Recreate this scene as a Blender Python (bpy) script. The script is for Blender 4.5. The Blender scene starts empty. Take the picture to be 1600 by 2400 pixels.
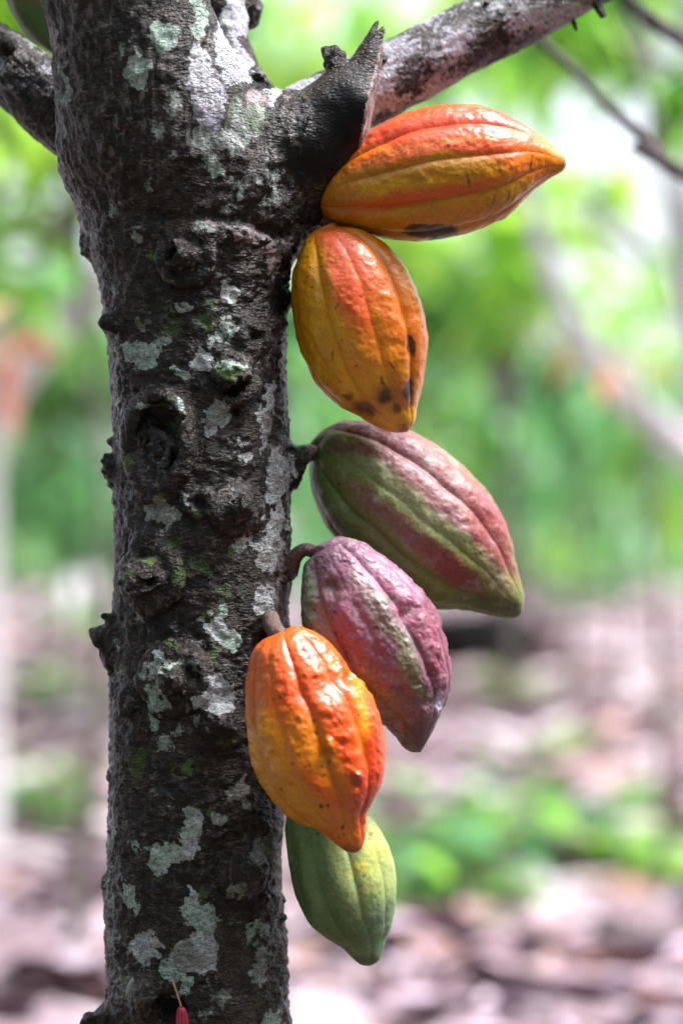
import bpy, math, random
import numpy as np
from mathutils import Vector

rng = np.random.default_rng(7)
random.seed(7)
R = math.radians

# ------------------------------------------------------------------ camera, world, sun
D = 1.77          # camera to the trunk axis plane (y = 0)
H = 1.15          # camera height
SC = bpy.context.scene
COL = SC.collection
cam = bpy.data.cameras.new('camera')
camo = bpy.data.objects.new('camera', cam)
COL.objects.link(camo)
camo.location = (0, -D, H)
camo.rotation_euler = (R(90), 0, 0)
cam.sensor_fit = 'VERTICAL'
cam.sensor_height = 36
cam.lens = 36 * D / 0.75
cam.clip_start = 0.05
cam.clip_end = 400
cam.dof.use_dof = True
cam.dof.focus_distance = D - 0.055
cam.dof.aperture_fstop = 2.4
SC.camera = camo

SUN_EL, SUN_AZ = 62, 92          # high on the right
w = bpy.data.worlds.new('World')
SC.world = w
w.use_nodes = True
nt = w.node_tree
for n in list(nt.nodes):
    nt.nodes.remove(n)
sky = nt.nodes.new('ShaderNodeTexSky')
sky.sky_type = 'NISHITA'
sky.sun_disc = False
sky.sun_elevation = R(SUN_EL)
sky.sun_rotation = R(SUN_AZ)
sky.air_density = 1.0
sky.dust_density = 3.5
bw = nt.nodes.new('ShaderNodeRGBToBW')
mx = nt.nodes.new('ShaderNodeMix'); mx.data_type = 'RGBA'
mx.inputs[0].default_value = 0.60
bg = nt.nodes.new('ShaderNodeBackground'); bg.inputs[1].default_value = 0.14
wo = nt.nodes.new('ShaderNodeOutputWorld')
nt.links.new(sky.outputs[0], bw.inputs[0])
nt.links.new(sky.outputs[0], mx.inputs[6])
nt.links.new(bw.outputs[0], mx.inputs[7])
nt.links.new(mx.outputs[2], bg.inputs[0])
nt.links.new(bg.outputs[0], wo.inputs[0])

sl = bpy.data.lights.new('sun', 'SUN')
sl.energy = 2.9
sl.angle = R(24)
sl.color = (1.0, 0.955, 0.985)
so = bpy.data.objects.new('sun', sl)
COL.objects.link(so)
sd = Vector((math.sin(R(SUN_AZ)) * math.cos(R(SUN_EL)), math.cos(R(SUN_AZ)) * math.cos(R(SUN_EL)), math.sin(R(SUN_EL))))
so.rotation_euler = sd.to_track_quat('Z', 'Y').to_euler()
so.location = sd * 30

SC.view_settings.view_transform = 'Standard'
SC.view_settings.look = 'None'
SC.view_settings.gamma = 1
SC.view_settings.use_curve_mapping = False
SC.view_settings.exposure = 1.7
SC.cycles.use_denoising = True
SC.cycles.max_bounces = 6
SC.cycles.transparent_max_bounces = 4

# ------------------------------------------------------------------ helpers
def P(px, py, y=0.0):
    """pixel of the 1600 x 2400 photograph, at depth y, as a point of the place"""
    k = (D + y) / D
    return np.array([(px - 800) / 3200 * k, y, H + (1200 - py) / 3200 * k])

def tag(o, label=None, cat=None, group=None, kind=None):
    if label: o['label'] = label
    if cat: o['category'] = cat
    if group: o['group'] = group
    if kind: o['kind'] = kind
    return o

def empty(name, loc):
    o = bpy.data.objects.new(name, None)
    COL.objects.link(o)
    o.location = tuple(float(a) for a in loc)
    o.empty_display_size = 0.1
    return o

def mesh_obj(name, V, F, mat, parent=None, cols=None, attrs=None, vecs=None, smooth=True, loc=(0, 0, 0)):
    """V Nx3 in world coordinates, F Mx4 or Mx3"""
    V = np.asarray(V, dtype=np.float32)
    F = np.asarray(F, dtype=np.int32)
    off = np.array(parent.location if parent is not None else loc, dtype=np.float32)
    if parent is not None and parent.parent is not None:
        off = off + np.array(parent.parent.location, dtype=np.float32)
    me = bpy.data.meshes.new(name)
    k = F.shape[1]
    me.vertices.add(len(V))
    me.vertices.foreach_set('co', (V - off).ravel())
    me.loops.add(F.size)
    me.loops.foreach_set('vertex_index', F.ravel())
    me.polygons.add(len(F))
    me.polygons.foreach_set('loop_start', np.arange(0, F.size, k, dtype=np.int32))
    try:
        me.polygons.foreach_set('loop_total', np.full(len(F), k, dtype=np.int32))
    except Exception:
        pass
    me.update(calc_edges=True)
    me.validate()
    if smooth:
        me.polygons.foreach_set('use_smooth', np.ones(len(me.polygons), dtype=bool))
    if cols:
        for nme, c in cols.items():
            a = me.color_attributes.new(nme, 'FLOAT_COLOR', 'POINT')
            cc = np.ones((len(V), 4), dtype=np.float32); cc[:, :3] = c
            a.data.foreach_set('color', cc.ravel())
    if attrs:
        for nme, c in attrs.items():
            a = me.attributes.new(nme, 'FLOAT', 'POINT')
            a.data.foreach_set('value', np.asarray(c, dtype=np.float32))
    if vecs:
        for nme, c in vecs.items():
            a = me.attributes.new(nme, 'FLOAT_VECTOR', 'POINT')
            a.data.foreach_set('vector', np.asarray(c, dtype=np.float32).ravel())
    me.materials.append(mat)
    o = bpy.data.objects.new(name, me)
    COL.objects.link(o)
    if parent is not None:
        o.parent = parent
    else:
        o.location = loc
    return o

def hsh(ix, iy, iz, seed):
    h = (ix.astype(np.uint32) * np.uint32(374761393) + iy.astype(np.uint32) * np.uint32(668265263)
         + iz.astype(np.uint32) * np.uint32(2147483647) + np.uint32(seed * 1013904223 & 0xffffffff))
    h = (h ^ (h >> np.uint32(13))) * np.uint32(1274126177)
    h = (h ^ (h >> np.uint32(16))) * np.uint32(2246822519)
    h ^= h >> np.uint32(15)
    return h.astype(np.float32) / np.float32(4294967295) * 2 - 1

def vnoise(p, seed=0):
    p = np.asarray(p, dtype=np.float64)
    i = np.floor(p).astype(np.int64)
    f = (p - i).astype(np.float32)
    u = f * f * f * (f * (f * 6 - 15) + 10)
    i = i + 10000
    out = 0
    for dx in (0, 1):
        wx = u[:, 0] if dx else 1 - u[:, 0]
        for dy in (0, 1):
            wy = u[:, 1] if dy else 1 - u[:, 1]
            for dz in (0, 1):
                wz = u[:, 2] if dz else 1 - u[:, 2]
                out = out + wx * wy * wz * hsh(i[:, 0] + dx, i[:, 1] + dy, i[:, 2] + dz, seed)
    return out

def fbm(p, seed=0, oct=3, gain=0.5):
    p = np.asarray(p, dtype=np.float64)
    s = 0; a = 1; t = 0
    for o in range(oct):
        s = s + a * vnoise(p * (2.03 ** o), seed + o * 17)
        t += a; a *= gain
    return s / t

def lin(c):
    c = np.asarray(c, dtype=np.float64) / 255.0
    return np.where(c <= 0.04045, c / 12.92, ((c + 0.055) / 1.055) ** 2.4)

def catmull(pts, n=10):
    pts = np.asarray(pts, dtype=np.float64)
    q = np.vstack([2 * pts[0] - pts[1], pts, 2 * pts[-1] - pts[-2]])
    out = []
    for i in range(1, len(q) - 2):
        for t in np.linspace(0, 1, n, endpoint=False):
            out.append(0.5 * ((2 * q[i]) + (-q[i - 1] + q[i + 1]) * t + (2 * q[i - 1] - 5 * q[i] + 4 * q[i + 1] - q[i + 2]) * t * t
                              + (-q[i - 1] + 3 * q[i] - 3 * q[i + 1] + q[i + 2]) * t ** 3))
    out.append(pts[-1])
    return np.array(out)

# --- node helpers
def new_mat(name):
    m = bpy.data.materials.new(name)
    m.use_nodes = True
    t = m.node_tree
    for n in list(t.nodes):
        t.nodes.remove(n)
    out = t.nodes.new('ShaderNodeOutputMaterial')
    bs = t.nodes.new('ShaderNodeBsdfPrincipled')
    t.links.new(bs.outputs[0], out.inputs[0])
    return m, t, bs, out

class G:
    def __init__(s, t): s.t = t
    def put(s, sock, v):
        if isinstance(v, bpy.types.NodeSocket): s.t.links.new(v, sock)
        elif isinstance(v, (tuple, list)) and len(v) == 3 and sock.type == 'RGBA': sock.default_value = (*v, 1)
        else: sock.default_value = v
    def attr(s, name, out='Color'):
        n = s.t.nodes.new('ShaderNodeAttribute'); n.attribute_name = name
        return n.outputs[out]
    def obj(s):
        return s.t.nodes.new('ShaderNodeTexCoord').outputs['Object']
    def mapping(s, v, scale=(1, 1, 1), loc=(0, 0, 0)):
        n = s.t.nodes.new('ShaderNodeMapping')
        s.put(n.inputs[0], v); n.inputs['Scale'].default_value = scale; n.inputs['Location'].default_value = loc
        return n.outputs[0]
    def noise(s, v, scale, detail=3, rough=0.5, out=0, dist=0.0):
        n = s.t.nodes.new('ShaderNodeTexNoise')
        s.put(n.inputs['Vector'], v); n.inputs['Scale'].default_value = scale
        n.inputs['Detail'].default_value = detail; n.inputs['Roughness'].default_value = rough
        n.inputs['Distortion'].default_value = dist
        return n.outputs[out]
    def voro(s, v, scale, feature='F1', out='Distance', rand=1.0):
        n = s.t.nodes.new('ShaderNodeTexVoronoi'); n.feature = feature
        s.put(n.inputs['Vector'], v); n.inputs['Scale'].default_value = scale
        n.inputs['Randomness'].default_value = rand
        return n.outputs[out]
    def math(s, op, a, b=0.0, c=0.0, clamp=False):
        n = s.t.nodes.new('ShaderNodeMath'); n.operation = op; n.use_clamp = clamp
        s.put(n.inputs[0], a); s.put(n.inputs[1], b); s.put(n.inputs[2], c)
        return n.outputs[0]
    def rng(s, v, a, b, c=0.0, d=1.0, smooth=True):
        n = s.t.nodes.new('ShaderNodeMapRange')
        if smooth: n.interpolation_type = 'SMOOTHSTEP'
        s.put(n.inputs[0], v)
        n.inputs[1].default_value = a; n.inputs[2].default_value = b
        n.inputs[3].default_value = c; n.inputs[4].default_value = d
        return n.outputs[0]
    def mix(s, f, a, b, mode='MIX'):
        n = s.t.nodes.new('ShaderNodeMix'); n.data_type = 'RGBA'; n.blend_type = mode
        s.put(n.inputs[0], f); s.put(n.inputs[6], a); s.put(n.inputs[7], b)
        return n.outputs[2]
    def bump(s, h, dist, strength=1.0, normal=None):
        n = s.t.nodes.new('ShaderNodeBump')
        s.put(n.inputs['Height'], h); n.inputs['Distance'].default_value = dist
        s.put(n.inputs['Strength'], strength)
        if normal is not None: s.put(n.inputs['Normal'], normal)
        return n.outputs[0]
    def sep(s, v):
        n = s.t.nodes.new('ShaderNodeSeparateXYZ'); s.put(n.inputs[0], v)
        return n.outputs

# ------------------------------------------------------------------ materials
def bark_material():
    m, t, bs, _ = new_mat('bark')
    g = G(t)
    bc = g.attr('bc', 'Vector')             # x along the limb, y and z across it
    o = g.obj()
    n1 = g.noise(bc, 22, 4, 0.6)
    st = g.mapping(bc, (2.0, 0.75, 0.75))   # small plates lying across the trunk
    n2 = g.noise(st, 260, 4, 0.65, dist=0.6)
    v1 = g.voro(g.mapping(bc, (1.7, 1, 1)), 330)
    n3 = g.noise(g.mapping(bc, (0.35, 1, 1)), 190, 4, 0.6)
    n4 = g.noise(bc, 70, 3, 0.6)
    f = g.math('ADD', g.math('MULTIPLY', n1, 0.5), g.math('MULTIPLY', n2, 0.5))
    f = g.rng(f, 0.44, 0.68)
    pale = g.attr('pale', 'Fac')
    c = g.mix(f, (0.0048, 0.0037, 0.0030), (0.058, 0.042, 0.029))
    c = g.mix(g.rng(g.math('ADD', n2, g.math('MULTIPLY', g.math('SUBTRACT', n4, 0.5), 0.8)), 0.60, 0.74), c, (0.13, 0.104, 0.088))
    c = g.mix(g.math('MULTIPLY', g.rng(n3, 0.52, 0.72), g.math('MULTIPLY', pale, 0.6)), c, (0.24, 0.205, 0.20))
    # moss
    ms = g.math('ADD', g.attr('moss', 'Fac'), g.math('MULTIPLY', g.math('SUBTRACT', g.noise(o, 300, 4, 0.7), 0.5), 1.5))
    msf = g.rng(ms, 0.42, 0.62)
    mcol = g.mix(g.noise(o, 420, 2), (0.012, 0.03, 0.006), (0.10, 0.17, 0.025))
    c = g.mix(g.math('MULTIPLY', msf, 0.85), c, mcol)
    # wet black bark, plus shade under stub and ledge painted as black
    ch = g.attr('wet_shade', 'Fac')
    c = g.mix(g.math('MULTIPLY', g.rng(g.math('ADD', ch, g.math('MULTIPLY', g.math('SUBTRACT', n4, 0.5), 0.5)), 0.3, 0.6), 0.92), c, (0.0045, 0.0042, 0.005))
    # lichen crust
    li = g.attr('lich', 'Fac')
    ln = g.math('ADD', g.math('MULTIPLY', g.math('SUBTRACT', g.noise(o, 260, 5, 0.75), 0.5), 1.9),
                g.math('MULTIPLY', g.math('SUBTRACT', g.noise(st, 300, 2, 0.6), 0.5), 0.6))
    lf = g.rng(g.math('ADD', li, ln), 0.40, 0.60)
    lbase = g.mix(g.rng(g.noise(o, 90, 3, 0.6), 0.42, 0.6), g.attr('LCol'), g.mix(0.5, g.attr('LCol'), (0.66, 0.70, 0.70)))
    lc = g.mix(g.rng(g.noise(o, 420, 4, 0.75), 0.34, 0.56), g.mix(0.6, lbase, (0.0, 0.0, 0.0)), lbase)
    lc = g.mix(g.rng(g.voro(o, 520), 0.05, 0.45), lc, g.mix(0.3, lc, (0.03, 0.03, 0.03)))
    c = g.mix(g.math('MULTIPLY', lf, g.rng(n2, 0.34, 0.5, 0.55, 0.96)), c, lc)
    g.put(bs.inputs['Base Color'], c)
    rg = g.math('SUBTRACT', 0.56, g.math('MULTIPLY', n4, 0.35))
    g.put(bs.inputs['Roughness'], g.math('ADD', rg, g.math('MULTIPLY', lf, 0.3), clamp=True))
    g.put(bs.inputs['Specular IOR Level'], g.math('SUBTRACT', 0.36, g.math('MULTIPLY', ch, 0.2), clamp=True))
    h = g.math('ADD', g.math('MULTIPLY', n2, 0.9), g.math('MULTIPLY', g.math('SUBTRACT', 1.0, v1), 0.35))
    h = g.math('ADD', h, g.math('MULTIPLY', n3, g.math('MULTIPLY', pale, 1.2)))
    h = g.math('ADD', h, g.math('MULTIPLY', lf, 0.55))
    g.put(bs.inputs['Normal'], g.bump(h, 0.0042, g.math('MULTIPLY', g.rng(n1, 0.35, 0.6, 0.35, 1.0), g.math('SUBTRACT', 1.0, g.math('MULTIPLY', ch, 0.6), clamp=True))))
    return m

def pod_material(name, rough=0.36, rag=0.0009, dots=0.55, coat=0.25, grain=0.10, veil=(0.55, 0.50, 0.40)):
    m, t, bs, _ = new_mat(name)
    g = G(t)
    o = g.obj()
    c = g.attr('Col')
    n = g.noise(o, 420, 4, 0.65)
    n0 = g.noise(o, 60, 3, 0.6)
    c = g.mix(g.rng(n, 0.30, 0.72, grain * 2.2, 0.0), c, g.mix(1.0, c, (0.42, 0.36, 0.33), 'MULTIPLY'))
    c = g.mix(g.rng(n0, 0.5, 0.75, 0.0, grain), c, veil)
    # small dark specks, a few of the cells only
    for sc, keep, rad, k in ((190, 0.66, 0.15, dots), (90, 0.78, 0.10, dots), (420, 0.60, 0.19, dots)):
        vd = g.voro(o, sc); vc = g.voro(o, sc, out='Color')
        sp = g.sep(vc)
        dist = g.math('ADD', vd, g.math('MULTIPLY', g.math('SUBTRACT', g.noise(o, 900, 2), 0.5), 0.12))
        f = g.math('MULTIPLY', g.rng(dist, rad * 0.6, rad, 1.0, 0.0), g.rng(sp[0], keep, keep + 0.08))
        c = g.mix(g.math('MULTIPLY', f, k), c, (0.025, 0.012, 0.012))
    g.put(bs.inputs['Base Color'], c)
    g.put(bs.inputs['Roughness'], g.math('ADD', rough - 0.1, g.math('MULTIPLY', n, 0.22)))
    bs.inputs['Specular IOR Level'].default_value = 0.5
    bs.inputs['Coat Weight'].default_value = coat
    bs.inputs['Coat Roughness'].default_value = 0.28
    bs.inputs['Subsurface Weight'].default_value = 0.06
    bs.inputs['Subsurface Radius'].default_value = (0.6, 0.25, 0.1)
    bs.inputs['Subsurface Scale'].default_value = 0.004
    h = g.math('ADD', g.math('MULTIPLY', n, 0.5), g.math('MULTIPLY', g.noise(o, 170, 3, 0.55), 1.0))
    g.put(bs.inputs['Normal'], g.bump(h, rag, 0.8))
    return m

def leaf_material(name, trans=0.5, rough=0.4):
    m, t, bs, out = new_mat(name)
    g = G(t)
    c = g.attr('Col')
    c = g.mix(g.rng(g.noise(g.obj(), 14, 2), 0.35, 0.7, 0.0, 0.35), c, g.mix(1.0, c, (0.6, 0.7, 0.5), 'MULTIPLY'))
    g.put(bs.inputs['Base Color'], c)
    bs.inputs['Roughness'].default_value = rough
    if trans > 0:
        tr = t.nodes.new('ShaderNodeBsdfTranslucent')
        g.put(tr.inputs[0], g.mix(1.0, c, (1.5, 1.45, 0.7), 'MULTIPLY'))
        ms = t.nodes.new('ShaderNodeMixShader'); ms.inputs[0].default_value = trans
        t.links.new(bs.outputs[0], ms.inputs[1]); t.links.new(tr.outputs[0], ms.inputs[2])
        t.links.new(ms.outputs[0], out.inputs[0])
    return m

def simple_material(name, c1, c2, scale, rough=0.8, bumpd=0.0, stretch=(1, 1, 1)):
    m, t, bs, _ = new_mat(name)
    g = G(t)
    o = g.mapping(g.obj(), stretch)
    n = g.noise(o, scale, 5, 0.65)
    g.put(bs.inputs['Base Color'], g.mix(g.rng(n, 0.32, 0.68), c1, c2))
    bs.inputs['Roughness'].default_value = rough
    if bumpd: g.put(bs.inputs['Normal'], g.bump(n, bumpd, 0.8))
    return m

M_bark = bark_material()
M_pale = simple_material('pale_bark', (0.5, 0.46, 0.5), (0.75, 0.71, 0.75), 9, 0.85, 0.01, (1, 1, 0.4))
M_dark = simple_material('dark_bark', (0.035, 0.028, 0.030), (0.13, 0.10, 0.11), 12, 0.85, 0.01, (1, 1, 0.4))
M_grey = simple_material('grey_bark', (0.08, 0.08, 0.06), (0.20, 0.19, 0.16), 12, 0.85, 0.01, (1, 1, 0.4))
M_leaf = leaf_material('leaf', 0.55, 0.38)
M_litter = leaf_material('dry_leaf', 0.0, 0.7)
M_stalk = simple_material('stalk_bark', (0.035, 0.020, 0.016), (0.17, 0.10, 0.085), 420, 0.6, 0.0012)
M_wood = simple_material('torn_wood', (0.05, 0.025, 0.02), (0.22, 0.11, 0.08), 160, 0.6, 0.001, (1, 1, 0.15))
M_pod_a = pod_material('pod_skin_glossy', 0.34, 0.0008, 0.6, 0.30, 0.16, (0.50, 0.24, 0.01))
M_pod_b = pod_material('pod_skin_dusty', 0.50, 0.0009, 0.7, 0.12, 0.26, (0.50, 0.42, 0.42))
M_pod_c = pod_material('pod_skin_matt', 0.55, 0.0006, 0.5, 0.05, 0.20)

# ------------------------------------------------------------------ tubes
def tube(pts, rad, ns=24, sub=8, lump=0.0, seed=0, cap=True, rough=0.0, rfreq=120, along=0.0015, across=0.002):
    """swept tube through pts; returns V, F, bc"""
    pr = np.column_stack([np.asarray(pts, dtype=np.float64), np.asarray(rad, dtype=np.float64)])
    c = catmull(pr, sub)
    C_, r = c[:, :3], c[:, 3]
    T = np.gradient(C_, axis=0); T /= np.linalg.norm(T, axis=1)[:, None]
    up = np.array([0.13, 1.0, 0.21]); up /= np.linalg.norm(up)
    N = np.zeros_like(T); prev = up
    for i in range(len(T)):
        v = prev - T[i] * np.dot(prev, T[i])
        if np.linalg.norm(v) < 1e-6: v = np.array([1.0, 0, 0])
        v /= np.linalg.norm(v); N[i] = v; prev = v
    B = np.cross(T, N)
    L = np.concatenate([[0], np.cumsum(np.linalg.norm(np.diff(C_, axis=0), axis=1))])
    th = np.linspace(0, 2 * np.pi, ns, endpoint=False)
    ct, sn = np.cos(th), np.sin(th)
    dirs = N[:, None, :] * ct[None, :, None] + B[:, None, :] * sn[None, :, None]
    rr = np.repeat(r[:, None], ns, 1)
    bcv = np.stack([np.repeat(L[:, None], ns, 1), rr * ct[None], rr * sn[None]], -1).reshape(-1, 3)
    if lump:
        rr = rr + (lump * fbm(bcv * 25, seed, 3)).reshape(rr.shape)
    if rough:
        q = bcv * np.array([rfreq * 0.45, rfreq, rfreq])
        rr = rr + (rough * fbm(q, seed + 5, 3, 0.6)).reshape(rr.shape)
    V = (C_[:, None, :] + dirs * rr[..., None]).reshape(-1, 3)
    n = len(C_)
    i = np.arange(n - 1)[:, None] * ns; j = np.arange(ns)[None]; j2 = (j + 1) % ns
    F = np.stack([i + j, i + j2, i + ns + j2, i + ns + j], -1).reshape(-1, 4)
    if cap:
        k = len(V)
        V = np.vstack([V, C_[0], C_[-1]]); bcv = np.vstack([bcv, [0, 0, 0], [L[-1], 0, 0]])
        jj = np.arange(ns); jn = (jj + 1) % ns
        F = np.vstack([F, np.stack([np.full(ns, k), jn, jj, np.full(ns, k)], -1) * 1,
                       np.stack([np.full(ns, k + 1), (n - 1) * ns + jj, (n - 1) * ns + jn, np.full(ns, k + 1)], -1)])
    return V, F, bcv

def add_tube(name, V, F, bc, mat, parent, lich=None, lcol=(0.5, 0.5, 0.5), pale=0.0, moss=None, wet_shade=None, label=None):
    # caps are stored as degenerate quads: split into quads and tris through from_pydata for small meshes
    quads = F[F[:, 0] != F[:, 3]]
    tris = F[F[:, 0] == F[:, 3]][:, :3]
    n = len(V)
    z = np.zeros(n)
    at = {'lich': lich if lich is not None else z, 'moss': moss if moss is not None else z, 'wet_shade': wet_shade if wet_shade is not None else z,
          'pale': np.full(n, pale) if np.isscalar(pale) else pale}
    lc = np.tile(np.asarray(lcol, dtype=np.float32), (n, 1)) if np.ndim(lcol) == 1 else lcol
    # triangulate caps as quads by pairing is not needed: build all as triangles when caps exist
    T = np.vstack([quads[:, [0, 1, 2]], quads[:, [0, 2, 3]], tris]) if len(tris) else quads
    o = mesh_obj(name, V, T, mat, parent, cols={'LCol': lc}, attrs=at, vecs={'bc': bc})
    if label: o['label'] = label
    return o

# ------------------------------------------------------------------ the cocoa tree: distance field of trunk, fork, torn stub and knots
tree = empty('cocoa_tree', (P(464, 1200)[0], 0, 0))
tag(tree, 'near cocoa tree with dark knobbly trunk, pale lichen patches and forked branches', 'tree')

LBL_TRUNK, LBL_STUB, LBL_STEM, LBL_KNOT = 0, 1, 2, 3
edge = np.array([  # photo row, left edge, right edge, depth of the axis
    (2700, 240, 686, 0), (2460, 246, 682, 0), (2300, 248, 676, 0), (2200, 249, 669, 0), (2100, 249, 663, 0), (2000, 251, 661, 0),
    (1900, 254, 664, 0), (1750, 256, 668, 0), (1600, 257, 672, 0), (1450, 262, 677, 0), (1300, 266, 681, 0), (1150, 264, 684, 0),
    (1000, 261, 678, 0), (900, 257, 673, 0), (800, 251, 673, 0), (700, 240, 676, 0), (640, 227, 681, 0), (590, 207, 688, 0),
    (540, 197, 694, 0), (500, 188, 700, -.002), (450, 160, 690, -.006), (400, 138, 672, -.012), (350, 134, 650, -.018), (300, 134, 628, -.025),
    (200, 130, 580, -.035), (100, 118, 520, -.045), (0, 90, 484, -.052), (-100, 58, 455, -.06), (-250, 10, 410, -.065)])[::-1]
def section(z):
    """xc, rx, yc, ry of the main body at height z"""
    py = 1200 - (z - H) * 3200
    l = np.interp(py, edge[:, 0], edge[:, 1]); r = np.interp(py, edge[:, 0], edge[:, 2]); yc = np.interp(py, edge[:, 0], edge[:, 3])
    k = (D + yc) / D
    xl, xr = (l - 800) / 3200 * k, (r - 800) / 3200 * k
    rx = (xr - xl) / 2 * 0.995
    return (xl + xr) / 2, rx, yc, rx * 0.93
def S(px, py, depth=0.0):
    """point on the front of the trunk seen at a photo pixel"""
    p = P(px, py, -0.05)
    xc, rx, yc, ry = section(p[2])
    q = np.clip((p[0] - xc) / rx, -1, 1)
    y = yc - ry * math.sqrt(max(0.0, 1 - q * q)) - depth
    return P(px, py, y)

vs = 0.0016
x0, x1, y0_, y1_ = -0.290, 0.075, -0.150, 0.110
z0, z1 = H - 0.425, H + 0.425
gx = np.arange(x0, x1, vs, dtype=np.float32); gy = np.arange(y0_, y1_, vs, dtype=np.float32); gz = np.arange(z0, z1, vs, dtype=np.float32)
xc, rx, yc, ry = (np.asarray(a, dtype=np.float32) for a in section(gz.astype(np.float64)))
def smooth1(a, n=9):
    k = np.ones(n) / n
    return np.convolve(np.pad(a, n // 2, mode='edge'), k, 'valid').astype(np.float32)
xc, rx, yc, ry = (smooth1(a, 13) for a in (xc, rx, yc, ry))
f = np.sqrt(((gx[:, None, None] - xc) / rx) ** 2 + ((gy[None, :, None] - yc) / ry) ** 2)
f = (f - 1) * np.minimum(rx, ry)
lab = np.zeros(f.shape, dtype=np.int8)

def local(a, b, R_):
    lo = np.minimum(a, b) - R_; hi = np.maximum(a, b) + R_
    s = []
    for k, (g_, o_) in enumerate(((gx, x0), (gy, y0_), (gz, z0))):
        i0 = max(0, int((lo[k] - o_) / vs)); i1 = min(len(g_), int((hi[k] - o_) / vs) + 2)
        if i1 <= i0: return None
        s.append(slice(i0, i1))
    return tuple(s)

def rcone(sl, a, b, ra, rb, warp=0.0, seed=0, wf=90):
    X = gx[sl[0]][:, None, None]; Y = gy[sl[1]][None, :, None]; Z = gz[sl[2]][None, None, :]
    a = np.asarray(a, dtype=np.float32); b = np.asarray(b, dtype=np.float32)
    ba = b - a; L2 = float(ba @ ba) + 1e-12
    t = ((X - a[0]) * ba[0] + (Y - a[1]) * ba[1] + (Z - a[2]) * ba[2]) / L2
    t = np.clip(t, 0, 1)
    d = np.sqrt((X - a[0] - t * ba[0]) ** 2 + (Y - a[1] - t * ba[1]) ** 2 + (Z - a[2] - t * ba[2]) ** 2) - (ra + (rb - ra) * t)
    if warp:
        q = np.stack(np.broadcast_arrays(X, Y, Z), -1).reshape(-1, 3) * wf
        d = d + warp * fbm(q, seed, 2).reshape(d.shape)
    return d.astype(np.float32)

def add(a, b, ra, rb, k=0.008, label=None, warp=0.0, seed=0, wf=90):
    sl = local(np.asarray(a), np.asarray(b), max(ra, rb) + k + 0.02)
    if sl is None: return
    d = rcone(sl, a, b, ra, rb, warp, seed, wf)
    F_ = f[sl]
    if label is not None:
        lab[sl] = np.where(d < F_, label, lab[sl])
    h = np.clip(0.5 + 0.5 * (F_ - d) / k, 0, 1)
    f[sl] = F_ * (1 - h) + d * h - k * h * (1 - h)

def cut(a, b, ra, rb, k=0.004, warp=0.0, seed=0, wf=90):
    sl = local(np.asarray(a), np.asarray(b), max(ra, rb) + k + 0.02)
    if sl is None: return
    d = -rcone(sl, a, b, ra, rb, warp, seed, wf)
    F_ = f[sl]
    h = np.clip(0.5 - 0.5 * (F_ - d) / k, 0, 1)
    f[sl] = F_ * (1 - h) + d * h + k * h * (1 - h)

def ring(c, n, Rr, r, k=0.003, a0=None, a1=None, label=None, ell=1.0, steps=14):
    """arc ridge of radius Rr round c facing n, angles measured from straight up, clockwise as seen"""
    n = np.asarray(n) / np.linalg.norm(n)
    up = np.array([0, 0, 1.0]) - n * n[2]; up /= np.linalg.norm(up)
    rt = np.cross(n, up) * -1
    if rt[0] < 0: rt = -rt
    a0 = -180 if a0 is None else a0; a1 = 180 if a1 is None else a1
    an = np.radians(np.linspace(a0, a1, steps))
    ps = [np.asarray(c) + (up * math.cos(t) * ell + rt * math.sin(t)) * Rr for t in an]
    for i in range(len(ps) - 1):
        add(ps[i], ps[i + 1], r, r, k, label)

# fork: stem behind and to the right, torn stub
add(P(600, 300, 0.005), P(535, 150, 0.03), 0.022, 0.0165, 0.03, LBL_STEM)
add(P(535, 150, 0.03), P(505, -180, 0.05), 0.0165, 0.0150, 0.012, LBL_STEM)
add(P(560, 355, -0.02), P(640, 312, -0.02), 0.036, 0.026, 0.028)
add(P(620, 410, -0.005), P(690, 345, -0.015), 0.034, 0.027, 0.03, LBL_STUB)
add(P(690, 345, -0.015), P(800, 236, -0.02), 0.029, 0.0205, 0.014, LBL_STUB)
add(P(715, 360, -0.012), P(835, 262, -0.02), 0.028, 0.027, 0.012, LBL_STUB)
add(P(790, 250, -0.018), P(868, 140, -0.02), 0.0235, 0.0110, 0.008, LBL_STUB, 0.0015, 3)
add(P(690, 440, 0.0), P(745, 365, -0.01), 0.022, 0.024, 0.02, LBL_STUB)
add(P(640, 480, 0.0), P(690, 440, 0.0), 0.030, 0.020, 0.03, LBL_STUB)
# the torn face cuts the stub off along a nearly upright plane
pa, pb = P(912, 40, -0.02), P(852, 345, -0.02)
dv = pb - pa; nrm = np.array([-dv[2], 0.0, dv[0]]); nrm /= np.linalg.norm(nrm)
if nrm[0] < 0: nrm = -nrm
nrm = nrm + np.array([0, -0.07, 0]); nrm /= np.linalg.norm(nrm)
sl = local(P(640, 560, 0), P(960, 20, 0), 0.10)
X = gx[sl[0]][:, None, None]; Y = gy[sl[1]][None, :, None]; Z = gz[sl[2]][None, None, :]
pl = (X - pa[0]) * nrm[0] + (Y - pa[1]) * nrm[1] + (Z - pa[2]) * nrm[2]
q = np.stack(np.broadcast_arrays(X, Y, Z), -1).reshape(-1, 3)
pl = pl + 0.0012 * fbm(q * np.array([300, 300, 40]), 9, 2).reshape(pl.shape)
lastf = f[sl]
isst = lab[sl] == LBL_STUB
f[sl] = np.maximum(lastf, pl.astype(np.float32))
# splinters standing up from the tear
add(P(868, 120, -0.02), P(899, 66, -0.020), 0.0075, 0.0016, 0.004, LBL_STUB, 0.001, 4, 200)
add(P(850, 125, -0.02), P(884, 52, -0.014), 0.0050, 0.0014, 0.003, LBL_STUB, 0.0008, 5, 200)
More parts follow.
